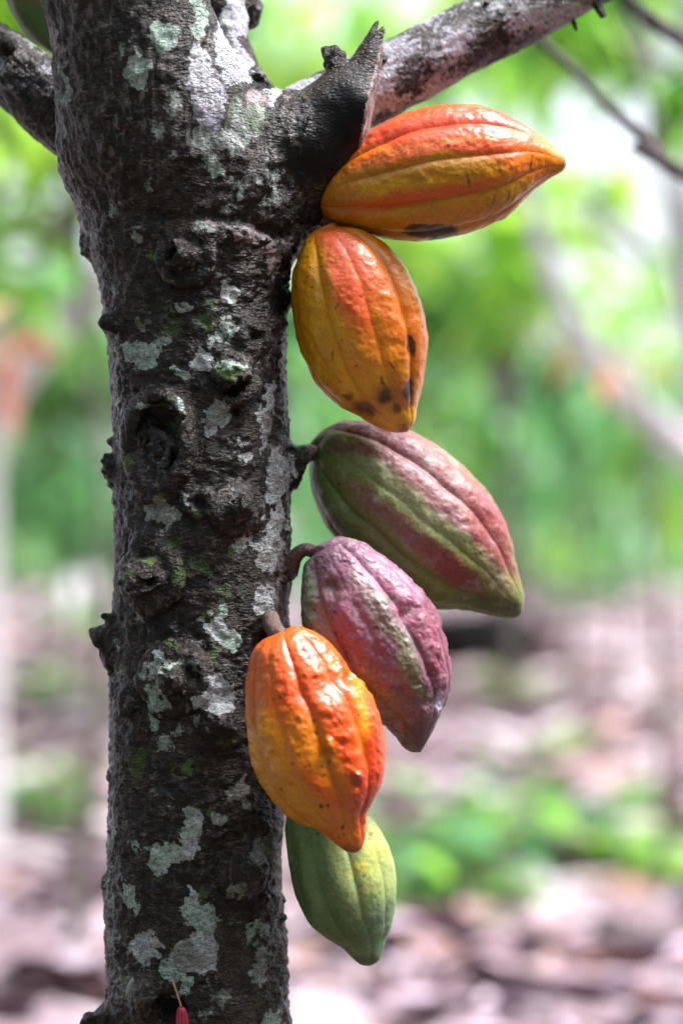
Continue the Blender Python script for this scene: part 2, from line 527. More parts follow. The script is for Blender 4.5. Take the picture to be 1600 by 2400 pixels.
# snag on top of the stub
add(P(798, 190, -0.022), P(780, 132, -0.024), 0.0100, 0.0070, 0.005, LBL_KNOT, 0.0022, 6, 220)
add(P(768, 126, -0.024), P(760, 116, -0.024), 0.0045, 0.003, 0.002, LBL_KNOT, 0.0012, 7, 220)
add(P(782, 126, -0.024), P(800, 126, -0.022), 0.0060, 0.003, 0.002, LBL_KNOT, 0.0012, 8, 220)
# black nub in the crotch
add(P(618, 205, -0.022), P(604, 172, -0.024), 0.0070, 0.0045, 0.003, LBL_KNOT, 0.0022, 10, 260)
add(P(600, 176, -0.026), P(590, 168, -0.028), 0.0035, 0.002, 0.002, LBL_KNOT, 0.001, 10, 260)
# bumps where the stub meets pod one
add(P(820, 335, -0.03), P(834, 328, -0.032), 0.0055, 0.004, 0.003, LBL_KNOT, 0.002, 11, 260)
# cushion that carries the first two pods
add(P(690, 500, 0.0), P(735, 505, -0.005), 0.0125, 0.0085, 0.014, LBL_KNOT, 0.002, 12, 200)

KN = []   # wet black and painted shade places (px, py, radius px, strength)
def knot(px, py, rpx, out, dirx=0.0, dirz=0.0, hole=0.45, hx=0, hz=0, k=0.009, warp=0.0025, seed=0, taper=0.7, hd=1.0):
    r = rpx / 3200 * 1.12; out = out * 1.5 + 0.002
    s = S(px, py, -r * 0.3)
    p = P(px, py, -0.05); xc_, rx_, yc_, ry_ = section(p[2])
    n = np.array([(p[0] - xc_) / rx_, 0, 0]); n[0] = np.clip(n[0], -1, 1); n[1] = -math.sqrt(max(0, 1 - n[0] ** 2))
    n = n * np.array([0.45, 1, 1]) + np.array([dirx * .7, 0, dirz]); n /= np.linalg.norm(n)
    e = s + n * (out + r * 0.3)
    add(s, e, r, r * taper, k, LBL_KNOT, warp, seed, 150)
    if hole:
        c = e + n * r * taper * 0.9 + np.array([hx / 3200, 0, hz / 3200])
        cut(c, c - n * r * hd, r * hole, r * hole * 0.8, 0.002, 0.0012, seed + 3, 260)
    return s, e, n

knot(437, 603, 40, 0.008, -0.6, 0.05, 0.50, -10, 6, seed=21, warp=0.002)
knot(541, 880, 52, 0.003, 0, -0.15, 0.0, k=0.014, seed=22, warp=0.004)
cut(S(569, 932, 0.008), S(600, 928, 0.006), 0.013, 0.011, 0.006, 0.003, 23)
ring(S(541, 885), np.array([0.05, -1, 0]), 0.0175, 0.0042, 0.004, 100, 250, LBL_KNOT)
for (kx, ky, kr, kt, ke) in ((437, 603, 0.0175, 0.0034, 1.0), (555, 1194, 0.0165, 0.0036, 0.85), (356, 1354, 0.0215, 0.0040, 1.0), (411, 1592, 0.0185, 0.0034, 0.9), (411, 1590, 0.0245, 0.0028, 0.95), (521, 1700, 0.0125, 0.0028, 0.9), (565, 2045, 0.0165, 0.0034, 0.8), (470, 1180, 0.009, 0.0026, 0.8), (590, 790, 0.011, 0.003, 0.7), (300, 1650, 0.006, 0.0022, 1.0)):
    c_k = S(kx, ky, -0.0006); xk, rxk, yk, ryk = section(c_k[2]); nk_ = np.array([(c_k[0] - xk), c_k[1] - yk, 0])
    ring(c_k, nk_, kr, kt * 1.3, 0.004, -180, 180, LBL_KNOT if kr > .012 else None, ke, 20)
# large oval hollow with a raised rim
c = S(371, 1040); n_ = np.array([-0.45, -1, 0.0])
ring(c, n_, 0.0215, 0.0066, 0.008, -110, 110, LBL_KNOT, 1.45, 22)
ring(c, n_, 0.0195, 0.0056, 0.008, 110, 250, LBL_KNOT, 1.65, 18)
cut(S(373, 1000, 0.0095), S(373, 1060, 0.0085), 0.0165, 0.0150, 0.005, 0.004, 25, 120)
add(S(378, 1045, -0.008), S(376, 1090, -0.007), 0.0115, 0.0120, 0.005, LBL_KNOT, 0.004, 26, 170)
# right lower knot with two small holes and a lip
knot(555, 1192, 38, 0.004, 0.1, 0, 0.0, seed=27, warp=0.003)
cut(S(552, 1185, 0.008), S(552, 1185, -0.003), 0.0045, 0.003, 0.002, 0.001, 28)
cut(S(578, 1196, 0.008), S(578, 1196, -0.003), 0.0032, 0.003, 0.002, 0.001, 29)
ring(S(555, 1192, 0.002), np.array([0.3, -1, 0]), 0.0125, 0.0028, 0.004, 100, 250, LBL_KNOT)
# brown broken knot on the left
knot(356, 1352, 46, 0.009, -0.15, 0.0, 0.0, seed=30, warp=0.004, taper=0.8)
cut(S(345, 1350, 0.019), S(352, 1362, 0.019), 0.0050, 0.0042, 0.0025, 0.0015, 131, 260)
add(S(337, 1347, 0.004), S(335, 1342, 0.012), 0.0032, 0.002, 0.002, LBL_KNOT, 0.0006, 31)
ring(S(356, 1300, 0.0), np.array([-0.5, -1, 0]), 0.013, 0.0028, 0.006, -80, 60)
# knot with a lichened half ring above it
knot(411, 1585, 42, 0.006, -0.1, -0.1, 0.0, seed=32, warp=0.003)
ring(S(413, 1590, 0.0015), np.array([-0.3, -1, 0]), 0.0205, 0.0040, 0.0035, -85, 80, LBL_KNOT, 0.85)
cut(S(440, 1562, 0.010), S(462, 1580, 0.004), 0.0050, 0.004, 0.003, 0.001, 33)
add(S(388, 1572, 0.006), S(386, 1572, 0.011), 0.0048, 0.004, 0.002, LBL_KNOT, 0.0008, 34)
add(S(413, 1578, 0.008), S(412, 1580, 0.015), 0.0052, 0.0045, 0.002, LBL_KNOT, 0.0008, 35)
for i in range(9):
    a = random.uniform(-1.6, 1.6)
    px_, py_ = 411 + 36 * math.sin(a), 1600 + 24 * math.cos(a)
    add(S(px_, py_, 0.003), S(px_ + 2, py_ + 6, 0.010), 0.0030, 0.0016, 0.0015, LBL_KNOT, 0.0008, 36 + i, 300)
knot(521, 1697, 28, 0.004, 0, 0, 0.0, seed=50, warp=0.003)
for i in range(10):
    px_, py_ = 521 + random.uniform(-34, 34), 1700 + random.uniform(-24, 26)
    add(S(px_, py_, 0.002), S(px_ + random.uniform(-6, 6), py_ + random.uniform(-6, 6), 0.008), 0.0030, 0.0016, 0.0015, LBL_KNOT, 0.0008, 51 + i, 300)
knot(565, 2040, 38, 0.005, 0.1, -0.1, 0.0, seed=62, warp=0.003)
# chip at the bottom with its pocket
add(S(330, 2325, 0.0), S(350, 2312, 0.012), 0.0085, 0.0065, 0.004, LBL_KNOT, 0.0012, 63)
knot(360, 2345, 52, 0.002, 0, 0, 0.0, k=0.012, seed=64, warp=0.003)
cut(S(392, 2360, 0.008), S(400, 2365, 0.0), 0.010, 0.009, 0.004, 0.002, 65)
# knobs on the left outline
def side(px0, py0, px1, py1, r0, r1, seed, y=-0.012, warp=0.0015, k=0.006):
    add(P(px0, py0, y), P(px1, py1, y), r0 / 3200, r1 / 3200, k, LBL_KNOT, warp, seed, 200)
side(225, 575, 213, 575, 36, 22, 70, 0.0, 0.003, 0.012)
side(285, 752, 262, 757, 34, 27, 71, -0.03); side(262, 757, 247, 757, 22, 18, 72, -0.035, 0.0006, 0.003)
side(272, 1085, 250, 1070, 24, 10, 73, -0.01); side(272, 1120, 255, 1105, 26, 18, 74, -0.01)
side(262, 1090, 238, 1080, 10, 4, 75, -0.01, 0.0006, 0.003); side(262, 1035, 253, 1030, 12, 5, 76, -0.01, 0.001, 0.004)
side(270, 1500, 240, 1492, 40, 27, 77, -0.01); side(238, 1492, 217, 1478, 20, 7, 78, -0.01, 0.001, 0.004)
side(262, 1450, 245, 1445, 16, 8, 79, -0.01, 0.0008, 0.003); side(262, 1540, 250, 1530, 30, 18, 80, -0.01)
side(262, 2075, 256, 2070, 26, 18, 81, 0.0)
side(262, 2390, 215, 2395, 38, 24, 82, -0.01, 0.002); side(215, 2392, 196, 2398, 20, 10, 83, -0.015, 0.0015, 0.004)
# right outline
side(655, 705, 668, 700, 30, 22, 84, -0.01, 0.003); side(650, 760, 662, 760, 26, 12, 85, -0.02, 0.002)
side(670, 1085, 705, 1068, 44, 20, 86, 0.005, 0.002, 0.010); side(676, 1110, 690, 1090, 34, 22, 87, 0.005, 0.002, 0.010)
side(640, 640, 662, 655, 30, 14, 88, -0.01, 0.002)
side(675, 1345, 688, 1320, 22, 17, 89, -0.02, 0.001, 0.006)
side(648, 1495, 640, 1460, 24, 17, 90, -0.045, 0.001, 0.006)
side(655, 2150, 664, 2150, 18, 8, 91, -0.01, 0.002)
# horizontal fold under the fork
for i, (a, b) in enumerate((((470, 505), (560, 512)), ((560, 512), (660, 545)), ((330, 500), (470, 505)))):
    cut(S(a[0], a[1] + 12, 0.003), S(b[0], b[1] + 12, 0.003), 0.004, 0.004, 0.006, 0.001, 95 + i)
    add(S(a[0], a[1] + 32, -0.003), S(b[0], b[1] + 32, -0.003), 0.005, 0.005, 0.008, None, 0.001, 98 + i)

# close both ends
f = np.maximum(f, (gz[None, None, :] - (z1 - 0.006)).astype(np.float32))
f = np.maximum(f, ((z0 + 0.006) - gz[None, None, :]).astype(np.float32))

def surface_nets(f, o, vs):
    s = f < 0
    a = s[:-1] ^ s[1:]; b = s[:, :-1] ^ s[:, 1:]; c = s[:, :, :-1] ^ s[:, :, 1:]
    nx, ny, nz = f.shape
    act = np.zeros((nx - 1, ny - 1, nz - 1), dtype=bool)
    for j in (0, 1):
        for k in (0, 1):
            act |= a[:, j:ny - 1 + j, k:nz - 1 + k]
            act |= b[j:nx - 1 + j, :, k:nz - 1 + k]
            act |= c[j:nx - 1 + j, k:ny - 1 + k, :]
    idx = np.argwhere(act)
    ids = np.full(act.shape, -1, dtype=np.int32)
    ids[act] = np.arange(len(idx))
    I, J, K = idx.T
    cv = {(i, j, k): f[I + i, J + j, K + k] for i in (0, 1) for j in (0, 1) for k in (0, 1)}
    pos = np.zeros((len(idx), 3)); cnt = np.zeros(len(idx))
    for p in cv:
        for ax in range(3):
            if p[ax] == 0:
                q = list(p); q[ax] = 1; q = tuple(q)
                u, v = cv[p], cv[q]
                m = (u < 0) != (v < 0)
                t = np.where(m, u / np.where(m, u - v, 1), 0)
                e = np.tile(np.array(p, dtype=np.float64), (len(idx), 1)); e[:, ax] = t
                pos[m] += e[m]; cnt[m] += 1
    V = (idx + pos / cnt[:, None]) * vs + np.array(o)
    quads = []
    for ax, e in ((0, a), (1, b), (2, c)):
        ee = np.argwhere(e)
        o1, o2 = [(1, 2), (2, 0), (0, 1)][ax]
        ok = (ee[:, o1] > 0) & (ee[:, o2] > 0) & (ee[:, o1] < f.shape[o1] - 1) & (ee[:, o2] < f.shape[o2] - 1)
        ee = ee[ok]
        def cell(d1, d2):
            q = ee.copy(); q[:, o1] -= d1; q[:, o2] -= d2
            return ids[q[:, 0], q[:, 1], q[:, 2]]
        Q = np.stack([cell(1, 1), cell(0, 1), cell(0, 0), cell(1, 0)], -1)
        inside = s[ee[:, 0], ee[:, 1], ee[:, 2]]
        Q[~inside] = Q[~inside][:, ::-1]
        quads.append(Q)
    return V, np.vstack(quads), idx

TV, TF, tidx = surface_nets(f, (x0, y0_, z0), vs)
tl = lab[tidx[:, 0], tidx[:, 1], tidx[:, 2]]
del f, lab

def vnormals(V, F):
    n = np.cross(V[F[:, 2]] - V[F[:, 0]], V[F[:, 3]] - V[F[:, 1]])
    N = np.zeros_like(V)
    for k in range(4):
        for ax in range(3):
            N[:, ax] += np.bincount(F[:, k], n[:, ax], len(V))
    return N / (np.linalg.norm(N, axis=1)[:, None] + 1e-20)
TN = vnormals(TV, TF)
stubish = np.isin(tl, (LBL_STUB,)).astype(np.float64)
low = fbm(TV * np.array([38, 38, 26]), 1, 3)
peb = fbm(TV * np.array([150, 150, 300]), 2, 3, 0.7)
rid = fbm(TV * np.array([240, 240, 60]), 3, 2)
upw = np.clip((TV[:, 2] - (H + 0.20)) / 0.06, 0, 1)          # the fork has long ribs instead of plates
mid = fbm(TV * np.array([60, 60, 95]), 6, 3, 0.6)
disp = 0.0022 * low + 0.0022 * (np.abs(mid) - 0.2) * (1 - 0.7 * stubish) + (1 - 0.6 * stubish) * ((1 - upw) * 0.0019 * peb + (0.3 + 0.7 * upw) * 0.0013 * rid)
disp += 0.0022 * (np.abs(fbm(TV * 75, 4, 2)) - 0.25) * (1 - 0.6 * stubish)
face = (np.abs((TV[:, 0] - pa[0]) * nrm[0] + (TV[:, 1] - pa[1]) * nrm[1] + (TV[:, 2] - pa[2]) * nrm[2]) < 0.0022) & (tl == LBL_STUB) & (TV[:, 2] > pb[2] - 0.004)
disp[face] *= 0.15
disp *= np.where(tl == LBL_STUB, 0.35, np.where(tl == LBL_KNOT, 0.6, 1.0))
TV = TV + TN * disp[:, None]

def to_px(V):
    k = D / (D + V[:, 1])
    return 800 + V[:, 0] * 3200 * k, 1200 - (V[:, 2] - H) * 3200 * k
tpx, tpy = to_px(TV)
wx = tpx + 13 * vnoise(TV * 60, 31) + 12 * vnoise(TV * 150, 32) + 7 * vnoise(TV * 330, 35); wy = tpy + 13 * vnoise(TV * 60, 33) + 12 * vnoise(TV * 150, 34) + 7 * vnoise(TV * 330, 36)
front = (TN[:, 1] < 0.35)

W = (0.66, 0.70, 0.72); PG = (0.42, 0.60, 0.50); GR = (0.38, 0.43, 0.39); LV = (0.64, 0.62, 0.74); OL = (0.17, 0.22, 0.15); RB = (0.13, 0.055, 0.045); PK = (0.30, 0.22, 0.22)
patches = [  # px, py, half width, half height, lean in degrees, colour
    (385, 86, 24, 26, 0, PG), (325, 178, 24, 42, -10, PG), (466, 150, 24, 50, -12, W), (484, 225, 30, 75, -8, LV), (480, 335, 18, 50, -4, GR), (508, 395, 22, 20, 0, PG),
    (551, 178, 32, 26, 20, LV), (575, 285, 40, 46, 0, OL), (540, 330, 30, 30, 0, GR), (459, 40, 18, 34, -12, PG), (122, 92, 12, 44, -22, PK), (146, 200, 9, 44, -12, GR),
    (412, 240, 14, 30, 0, GR), (640, 215, 18, 12, 0, PG), (636, 240, 12, 14, 0, LV), (600, 235, 22, 22, 0, PK), (560, 30, 16, 60, 0, LV), (535, 90, 20, 90, 5, W), (565, 150, 16, 40, 0, LV),
    (350, 440, 12, 16, 0, OL), (590, 545, 60, 9, 10, PK), (638, 600, 16, 34, 0, PK),
    (538, 689, 18, 16, 0, W), (538, 771, 15, 20, 0, PG), (335, 823, 32, 26, 10, PG), (468, 846, 20, 18, 0, W), (486, 802, 12, 12, 0, PG), (512, 792, 10, 12, 0, PG), (328, 760, 12, 12, 0, OL), (430, 720, 12, 12, 0, GR), (545, 850, 26, 7, 0, PG),
    (508, 970, 25, 26, 0, GR), (498, 1000, 20, 12, 0, W), (630, 940, 9, 42, 10, W), (631, 995, 15, 28, 0, RB), (616, 1010, 7, 40, 0, W), (282, 965, 4, 14, 0, W), (340, 948, 24, 8, -12, PG), (420, 960, 8, 12, -40, PG),
    (581, 1074, 16, 11, -20, W), (433, 1164, 10, 14, 0, W), (652, 1125, 20, 62, 0, W), (640, 1060, 9, 10, 0, PK), (425, 885, 14, 8, 0, PG),
    (372, 1196, 20, 24, 0, GR), (400, 1216, 16, 24, 0, GR), (640, 1268, 20, 60, 8, W), (622, 1300, 26, 34, 0, W), (656, 1215, 14, 34, 0, LV), (664, 1340, 10, 50, 0, PK), (616, 1395, 20, 24, 0, W), (612, 1425, 18, 16, 20, W), (655, 1420, 14, 40, 0, PK),
    (510, 1440, 12, 28, 0, PG), (505, 1478, 26, 22, 0, W), (540, 1502, 22, 14, 20, PG), (472, 1452, 14, 6, 0, PG), (512, 1612, 26, 22, 0, W), (500, 1646, 42, 24, 0, W), (466, 1645, 10, 14, 0, PG), (362, 1628, 16, 22, 0, PG), (372, 1655, 16, 18, 0, PG), (366, 1697, 8, 24, 0, PG),
    (364, 1558, 16, 24, 0, PG), (400, 1550, 22, 7, 0, PG), (446, 1560, 7, 26, -45, PG), (270, 1515, 4, 12, 0, PG), (292, 1570, 10, 16, 0, OL), (330, 1580, 8, 18, 0, OL),
    (562, 1864, 28, 16, 0, GR), (570, 1845, 12, 16, 0, GR), (584, 1880, 9, 9, 0, GR), (519, 1919, 17, 20, 0, GR), (448, 1915, 24, 14, 0, GR), (446, 1955, 20, 24, 0, PG), (455, 1985, 22, 16, 0, W), (395, 2000, 42, 18, 0, PG), (370, 2018, 22, 22, 0, PG), (316, 1990, 6, 9, 0, PG),
    (309, 2092, 17, 28, 0, PG), (322, 2118, 12, 14, 0, PG), (452, 2110, 17, 26, 0, PG), (470, 2150, 35, 30, 0, PG), (480, 2172, 26, 22, 0, PG), (448, 2080, 7, 9, 0, W), (482, 2225, 32, 42, 0, W), (440, 2240, 30, 34, 0, GR), (470, 2270, 22, 14, 0, W),
    (342, 2212, 35, 32, 0, W), (372, 2210, 16, 10, 0, W), (396, 2262, 14, 24, -20, PG), (412, 2285, 18, 14, 0, PG), (428, 2315, 15, 18, 0, PG), (550, 2090, 20, 14, 0, OL),
    (620, 1995, 18, 26, -25, GR), (641, 1985, 10, 46, 0, OL), (610, 2172, 18, 12, -20, PG), (588, 2200, 8, 24, 0, PG), (612, 2235, 18, 20, 0, GR), (598, 2280, 20, 26, 0, GR), (620, 2260, 7, 26, 0, LV),
    (262, 1955, 7, 48, 0, PG), (266, 2208, 8, 34, 0, GR), (254, 2100, 5, 50, 0, PG), (628, 2392, 24, 26, 0, PG), (290, 2310, 12, 34, 0, OL), (520, 2340, 12, 20, 0, OL)]
def paint_patches(wx, wy, front, patches, soft=0.55):
    li = np.full(len(wx), -1.0); lc = np.tile(np.array(GR), (len(wx), 1))
    for (cx, cy, hw, hh, lean, colr) in patches:
        m = (np.abs(wx - cx) < hw + hh + 30) & (np.abs(wy - cy) < hw + hh + 30) & front
        if not m.any(): continue
        c_, s_ = math.cos(R(lean)), math.sin(R(lean))
        dx, dy = wx[m] - cx, wy[m] - cy
        u = (dx * c_ + dy * s_) / hw; v = (-dx * s_ + dy * c_) / hh
        d = np.sqrt(u * u + v * v)
        val = 0.5 + (1.17 - d) * min(hw, hh) / 14.0
        val = np.clip(val, -1, 1.25)
        old = li[m]; better = val > old
        li[m] = np.where(better, val, old)
        t = lc[m]; t[better] = colr; lc[m] = t
    return li, lc
lich, lcol = paint_patches(wx, wy, front, patches)
# faint specks of crust elsewhere
bgl = fbm(TV * 55, 40, 3) * 1.3 - 0.22
lich = np.maximum(lich, np.where((bgl > 0) & (tl != LBL_KNOT) & (tl != LBL_STUB), bgl * 1.2, -0.5))
mossb = [(387, 775, 40, 30), (400, 730, 20, 20), (500, 720, 20, 20), (480, 760, 30, 30), (600, 885, 10, 14), (374, 950, 60, 14), (420, 1000, 14, 40), (385, 1165, 30, 14), (300, 1080, 18, 30), (410, 1270, 20, 14), (430, 1345, 16, 60), (520, 1395, 24, 24),
         (490, 1435, 26, 14), (470, 1330, 40, 30), (550, 1290, 20, 20), (500, 1530, 14, 40), (460, 1190, 60, 14), (540, 870, 50, 30), (320, 1790, 30, 60), (430, 1800, 40, 30), (360, 1640, 20, 80), (578, 1955, 12, 14), (375, 2050, 12, 14), (408, 2207, 10, 10),
         (480, 2090, 18, 24), (600, 2340, 20, 20), (450, 1900, 20, 10), (500, 1900, 20, 14), (400, 1500, 30, 14), (345, 1310, 40, 12), (600, 270, 50, 40), (370, 600, 14, 14), (550, 200, 30, 20), (300, 1340, 10, 60), (540, 1740, 30, 20)]
lich[face] = 1.3; lcol[face] = (0.20, 0.085, 0.075)
mo = np.zeros(len(TV))
for (cx, cy, hw, hh) in mossb:
    d = np.sqrt(((wx - cx) / hw) ** 2 + ((wy - cy) / hh) ** 2)
    mo = np.maximum(mo, np.where(front, np.clip(1.15 - d * 0.75, 0, 1) * 0.72, 0))
mo = np.maximum(mo, 0.16 + 0.22 * fbm(TV * 24, 41, 2))
wet_shade_spots = [(775, 300, 80, 90, 1), (805, 240, 40, 60, .9), (740, 380, 70, 50, .9), (840, 250, 30, 90, 1), (700, 505, 50, 22, 1), (616, 190, 22, 22, 1), (825, 332, 22, 14, 1), (373, 1030, 42, 75, .55), (545, 878, 62, 30, .75), (255, 757, 26, 22, 1), (245, 1085, 20, 60, .7),
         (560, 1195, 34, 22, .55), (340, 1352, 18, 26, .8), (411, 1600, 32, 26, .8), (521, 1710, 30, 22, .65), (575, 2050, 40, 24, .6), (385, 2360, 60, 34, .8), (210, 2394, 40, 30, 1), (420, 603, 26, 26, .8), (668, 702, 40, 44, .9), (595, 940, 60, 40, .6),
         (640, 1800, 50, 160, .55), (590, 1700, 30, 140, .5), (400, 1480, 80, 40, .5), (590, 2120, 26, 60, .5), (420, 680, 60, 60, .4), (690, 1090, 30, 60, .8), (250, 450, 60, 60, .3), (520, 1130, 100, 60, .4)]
ch = np.zeros(len(TV))  # wet bark spots together with painted shade under the stub and ledge
for (cx, cy, hw, hh, s_) in wet_shade_spots:
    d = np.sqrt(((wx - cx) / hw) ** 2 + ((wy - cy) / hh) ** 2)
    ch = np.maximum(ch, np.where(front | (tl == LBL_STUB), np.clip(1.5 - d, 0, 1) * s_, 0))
isk = tl == LBL_KNOT
ch = np.where(isk, ch * 0.55, ch)
ch = np.maximum(ch, 0.12 + 0.35 * fbm(TV * 18, 43, 3))
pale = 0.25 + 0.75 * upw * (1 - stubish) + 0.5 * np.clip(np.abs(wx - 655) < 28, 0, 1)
pale = pale + 0.5 * isk
tbc = np.column_stack([TV[:, 2], TV[:, 0], TV[:, 1]])

FL = tl[TF[:, 0]]
def take(mask, name, label=None):
    Fm = TF[mask]
    used, inv = np.unique(Fm, return_inverse=True)
    o = mesh_obj(name, TV[used], inv.reshape(Fm.shape), M_bark, tree, cols={'LCol': lcol[used]},
                 attrs={'lich': lich[used], 'moss': mo[used], 'wet_shade': ch[used], 'pale': pale[used]}, vecs={'bc': tbc[used]})
    if label: o['label'] = label
    return o
take(FL == LBL_TRUNK, 'trunk')
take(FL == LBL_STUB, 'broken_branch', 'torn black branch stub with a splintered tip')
take(FL == LBL_STEM, 'stem')
# separate each knot
km = np.where(FL == LBL_KNOT)[0]
kf = TF[km]
par = {}
def find(a):
    while par[a] != a:
        par[a] = par[par[a]]; a = par[a]
    return a
for v in np.unique(kf): par[int(v)] = int(v)
for q4 in kf:
    r0 = find(int(q4[0]))
    for v in q4[1:]:
        r1 = find(int(v))
        if r1 != r0: par[r1] = r0
roots = np.array([find(int(q4[0])) for q4 in kf])
nk = 0
for r_ in np.unique(roots):
    sel = km[roots == r_]
    if len(sel) < 12:
        FL[sel] = -1
        m = np.zeros(len(TF), dtype=bool); m[sel] = True
        continue
    m = np.zeros(len(TF), dtype=bool); m[sel] = True
    take(m, 'knot'); nk += 1
small = FL == -1
if small.any(): take(small, 'bark_chip')['kind'] = 'stuff'

# torn wood sliver: the pale reddish cut face seen edge-on at the right of the stub
# lower trunk and upper limb that carry on outside the picture
def limb(name, pts, rad, seed, ns=64, sub=16, pale_=0.5, lump=0.003, rough=0.0009, mat=None, lk=0.9, lb=-0.1, label=None, rfreq=260):
    V, F, bc = tube(pts, rad, ns, sub, lump, seed, True, rough, rfreq)
    li = fbm(V * 34, seed + 60, 3) * lk + fbm(V * 12, seed + 61, 2) * 0.5 + lb
    pick = vnoise(V * 16, seed + 62)[:, None]
    lc = np.where(pick > 0.15, np.array(LV), np.where(pick > -0.25, np.array(W), np.array(OL)))
    mo_ = 0.12 + 0.3 * fbm(V * 20, seed + 63, 2)
    ch_ = 0.1 + 0.3 * fbm(V * 15, seed + 64, 2)
    return V, F, bc, li, lc, mo_, ch_
def limb_obj(name, *a, pale_=0.5, label=None, under=0.0, **k):
    V, F, bc, li, lc, mo_, ch_ = limb(name, *a, **k)
    return add_tube(name, V, F, bc, M_bark, tree, li, lc, pale_, mo_, ch_, label)

sx, sr, sy, _ = section(z0 + 0.05)
limb_obj('trunk_base', [(sx + .015, .01, -0.03), (sx + .01, .005, 0.12), (sx + .002, 0, 0.4), (sx, sy, z0 + 0.04)], [.115, .085, .072, sr * .93], 200, lb=-0.2)
sx2, sr2, sy2, _ = section(z1 - 0.03)
limb_obj('upper_stem', [(sx2, sy2, z1 - 0.03), (sx2 - .07, sy2 - .01, z1 + .25), (sx2 - .10, sy2 + .08, z1 + .7)], [sr2 * .93, .045, .022], 201, lb=0.1)
limb_obj('upper_stem', [P(505, -150, 0.05), P(490, -500, 0.07), P(560, -1300, 0.2)], [.0145, .013, .009], 202, lb=0.2)
# right branch: comes from behind the stub and runs out of the picture at the top
limb_obj('branch', [P(600, 342, .035), P(700, 291, .045), P(887, 196, .055), P(1000, 138, .062), P(1110, 80, .07), P(1260, 5, .078), P(1400, -68, .09), P(1700, -190, .12), P(2300, -500, .2)],
         [.028, .0275, .0268, .0265, .0262, .0258, .025, .020, .010], 203, ns=130, sub=60, lb=0.5, lk=1.0, pale_=1.0, lump=0.0022, rough=0.0012, label='lichen spotted branch running up to the right')
# left branch
limb_obj('branch', [P(270, 350, .02), P(170, 282, .03), P(90, 215, .035), P(0, 141, .04), P(-150, 40, .05), P(-500, -200, .1), P(-1000, -700, .2)],
         [.029, .0285, .0272, .0247, .023, .018, .010], 204, ns=120, sub=60, lb=0.25, lk=1.0, pale_=1.0, lump=0.003, rough=0.0016, label='ridged branch running up to the left with a knot hole')
# dark stump of a limb at the very top
limb_obj('branch', [P(480, -60, .04), P(545, 5, .05), P(590, 28, .055), P(612, 34, .055)], [.016, .0155, .013, .006], 205, ns=60, sub=30, lb=-0.6, pale_=0.3, lump=0.004, rough=0.002, label='short dark limb stump behind the fork')
# small knots on the branches: (px, py, y, radius px)
def stub_knot(px, py, y, r, out=(0, -1, 0), L=0.008, seed=0, holes=True):
    p0 = P(px, py, y); n = np.array(out, dtype=float); n /= np.linalg.norm(n)
    rr = r / 3200
    pts = [p0 - n * 0.006, p0, p0 + n * L, p0 + n * L * 0.95, p0 + n * L * 0.2]
    rad = [rr * 1.5, rr * 1.25, rr * 0.95, rr * 0.62, rr * 0.35]
    V, F, bc = tube(pts, rad, 28, 6, 0.0015, seed, True, 0.001, 300)
    return add_tube('knot', V, F, bc, M_bark, tree, None, GR, 0.4, np.full(len(V), .1), np.full(len(V), .35))
stub_knot(8, 98, .012, 19, (-.2, -1, .3), .006, 301)
stub_knot(896, 138, .032, 10, (0, -1, .3), .003, 302)
stub_knot(1140, 12, .052, 8, (0, -1, .6), .004, 303)
stub_knot(1398, 14, .075, 10, (.4, -.3, -.8), .010, 304)
stub_knot(1342, 48, .078, 7, (.3, -.3, -1), .008, 305)

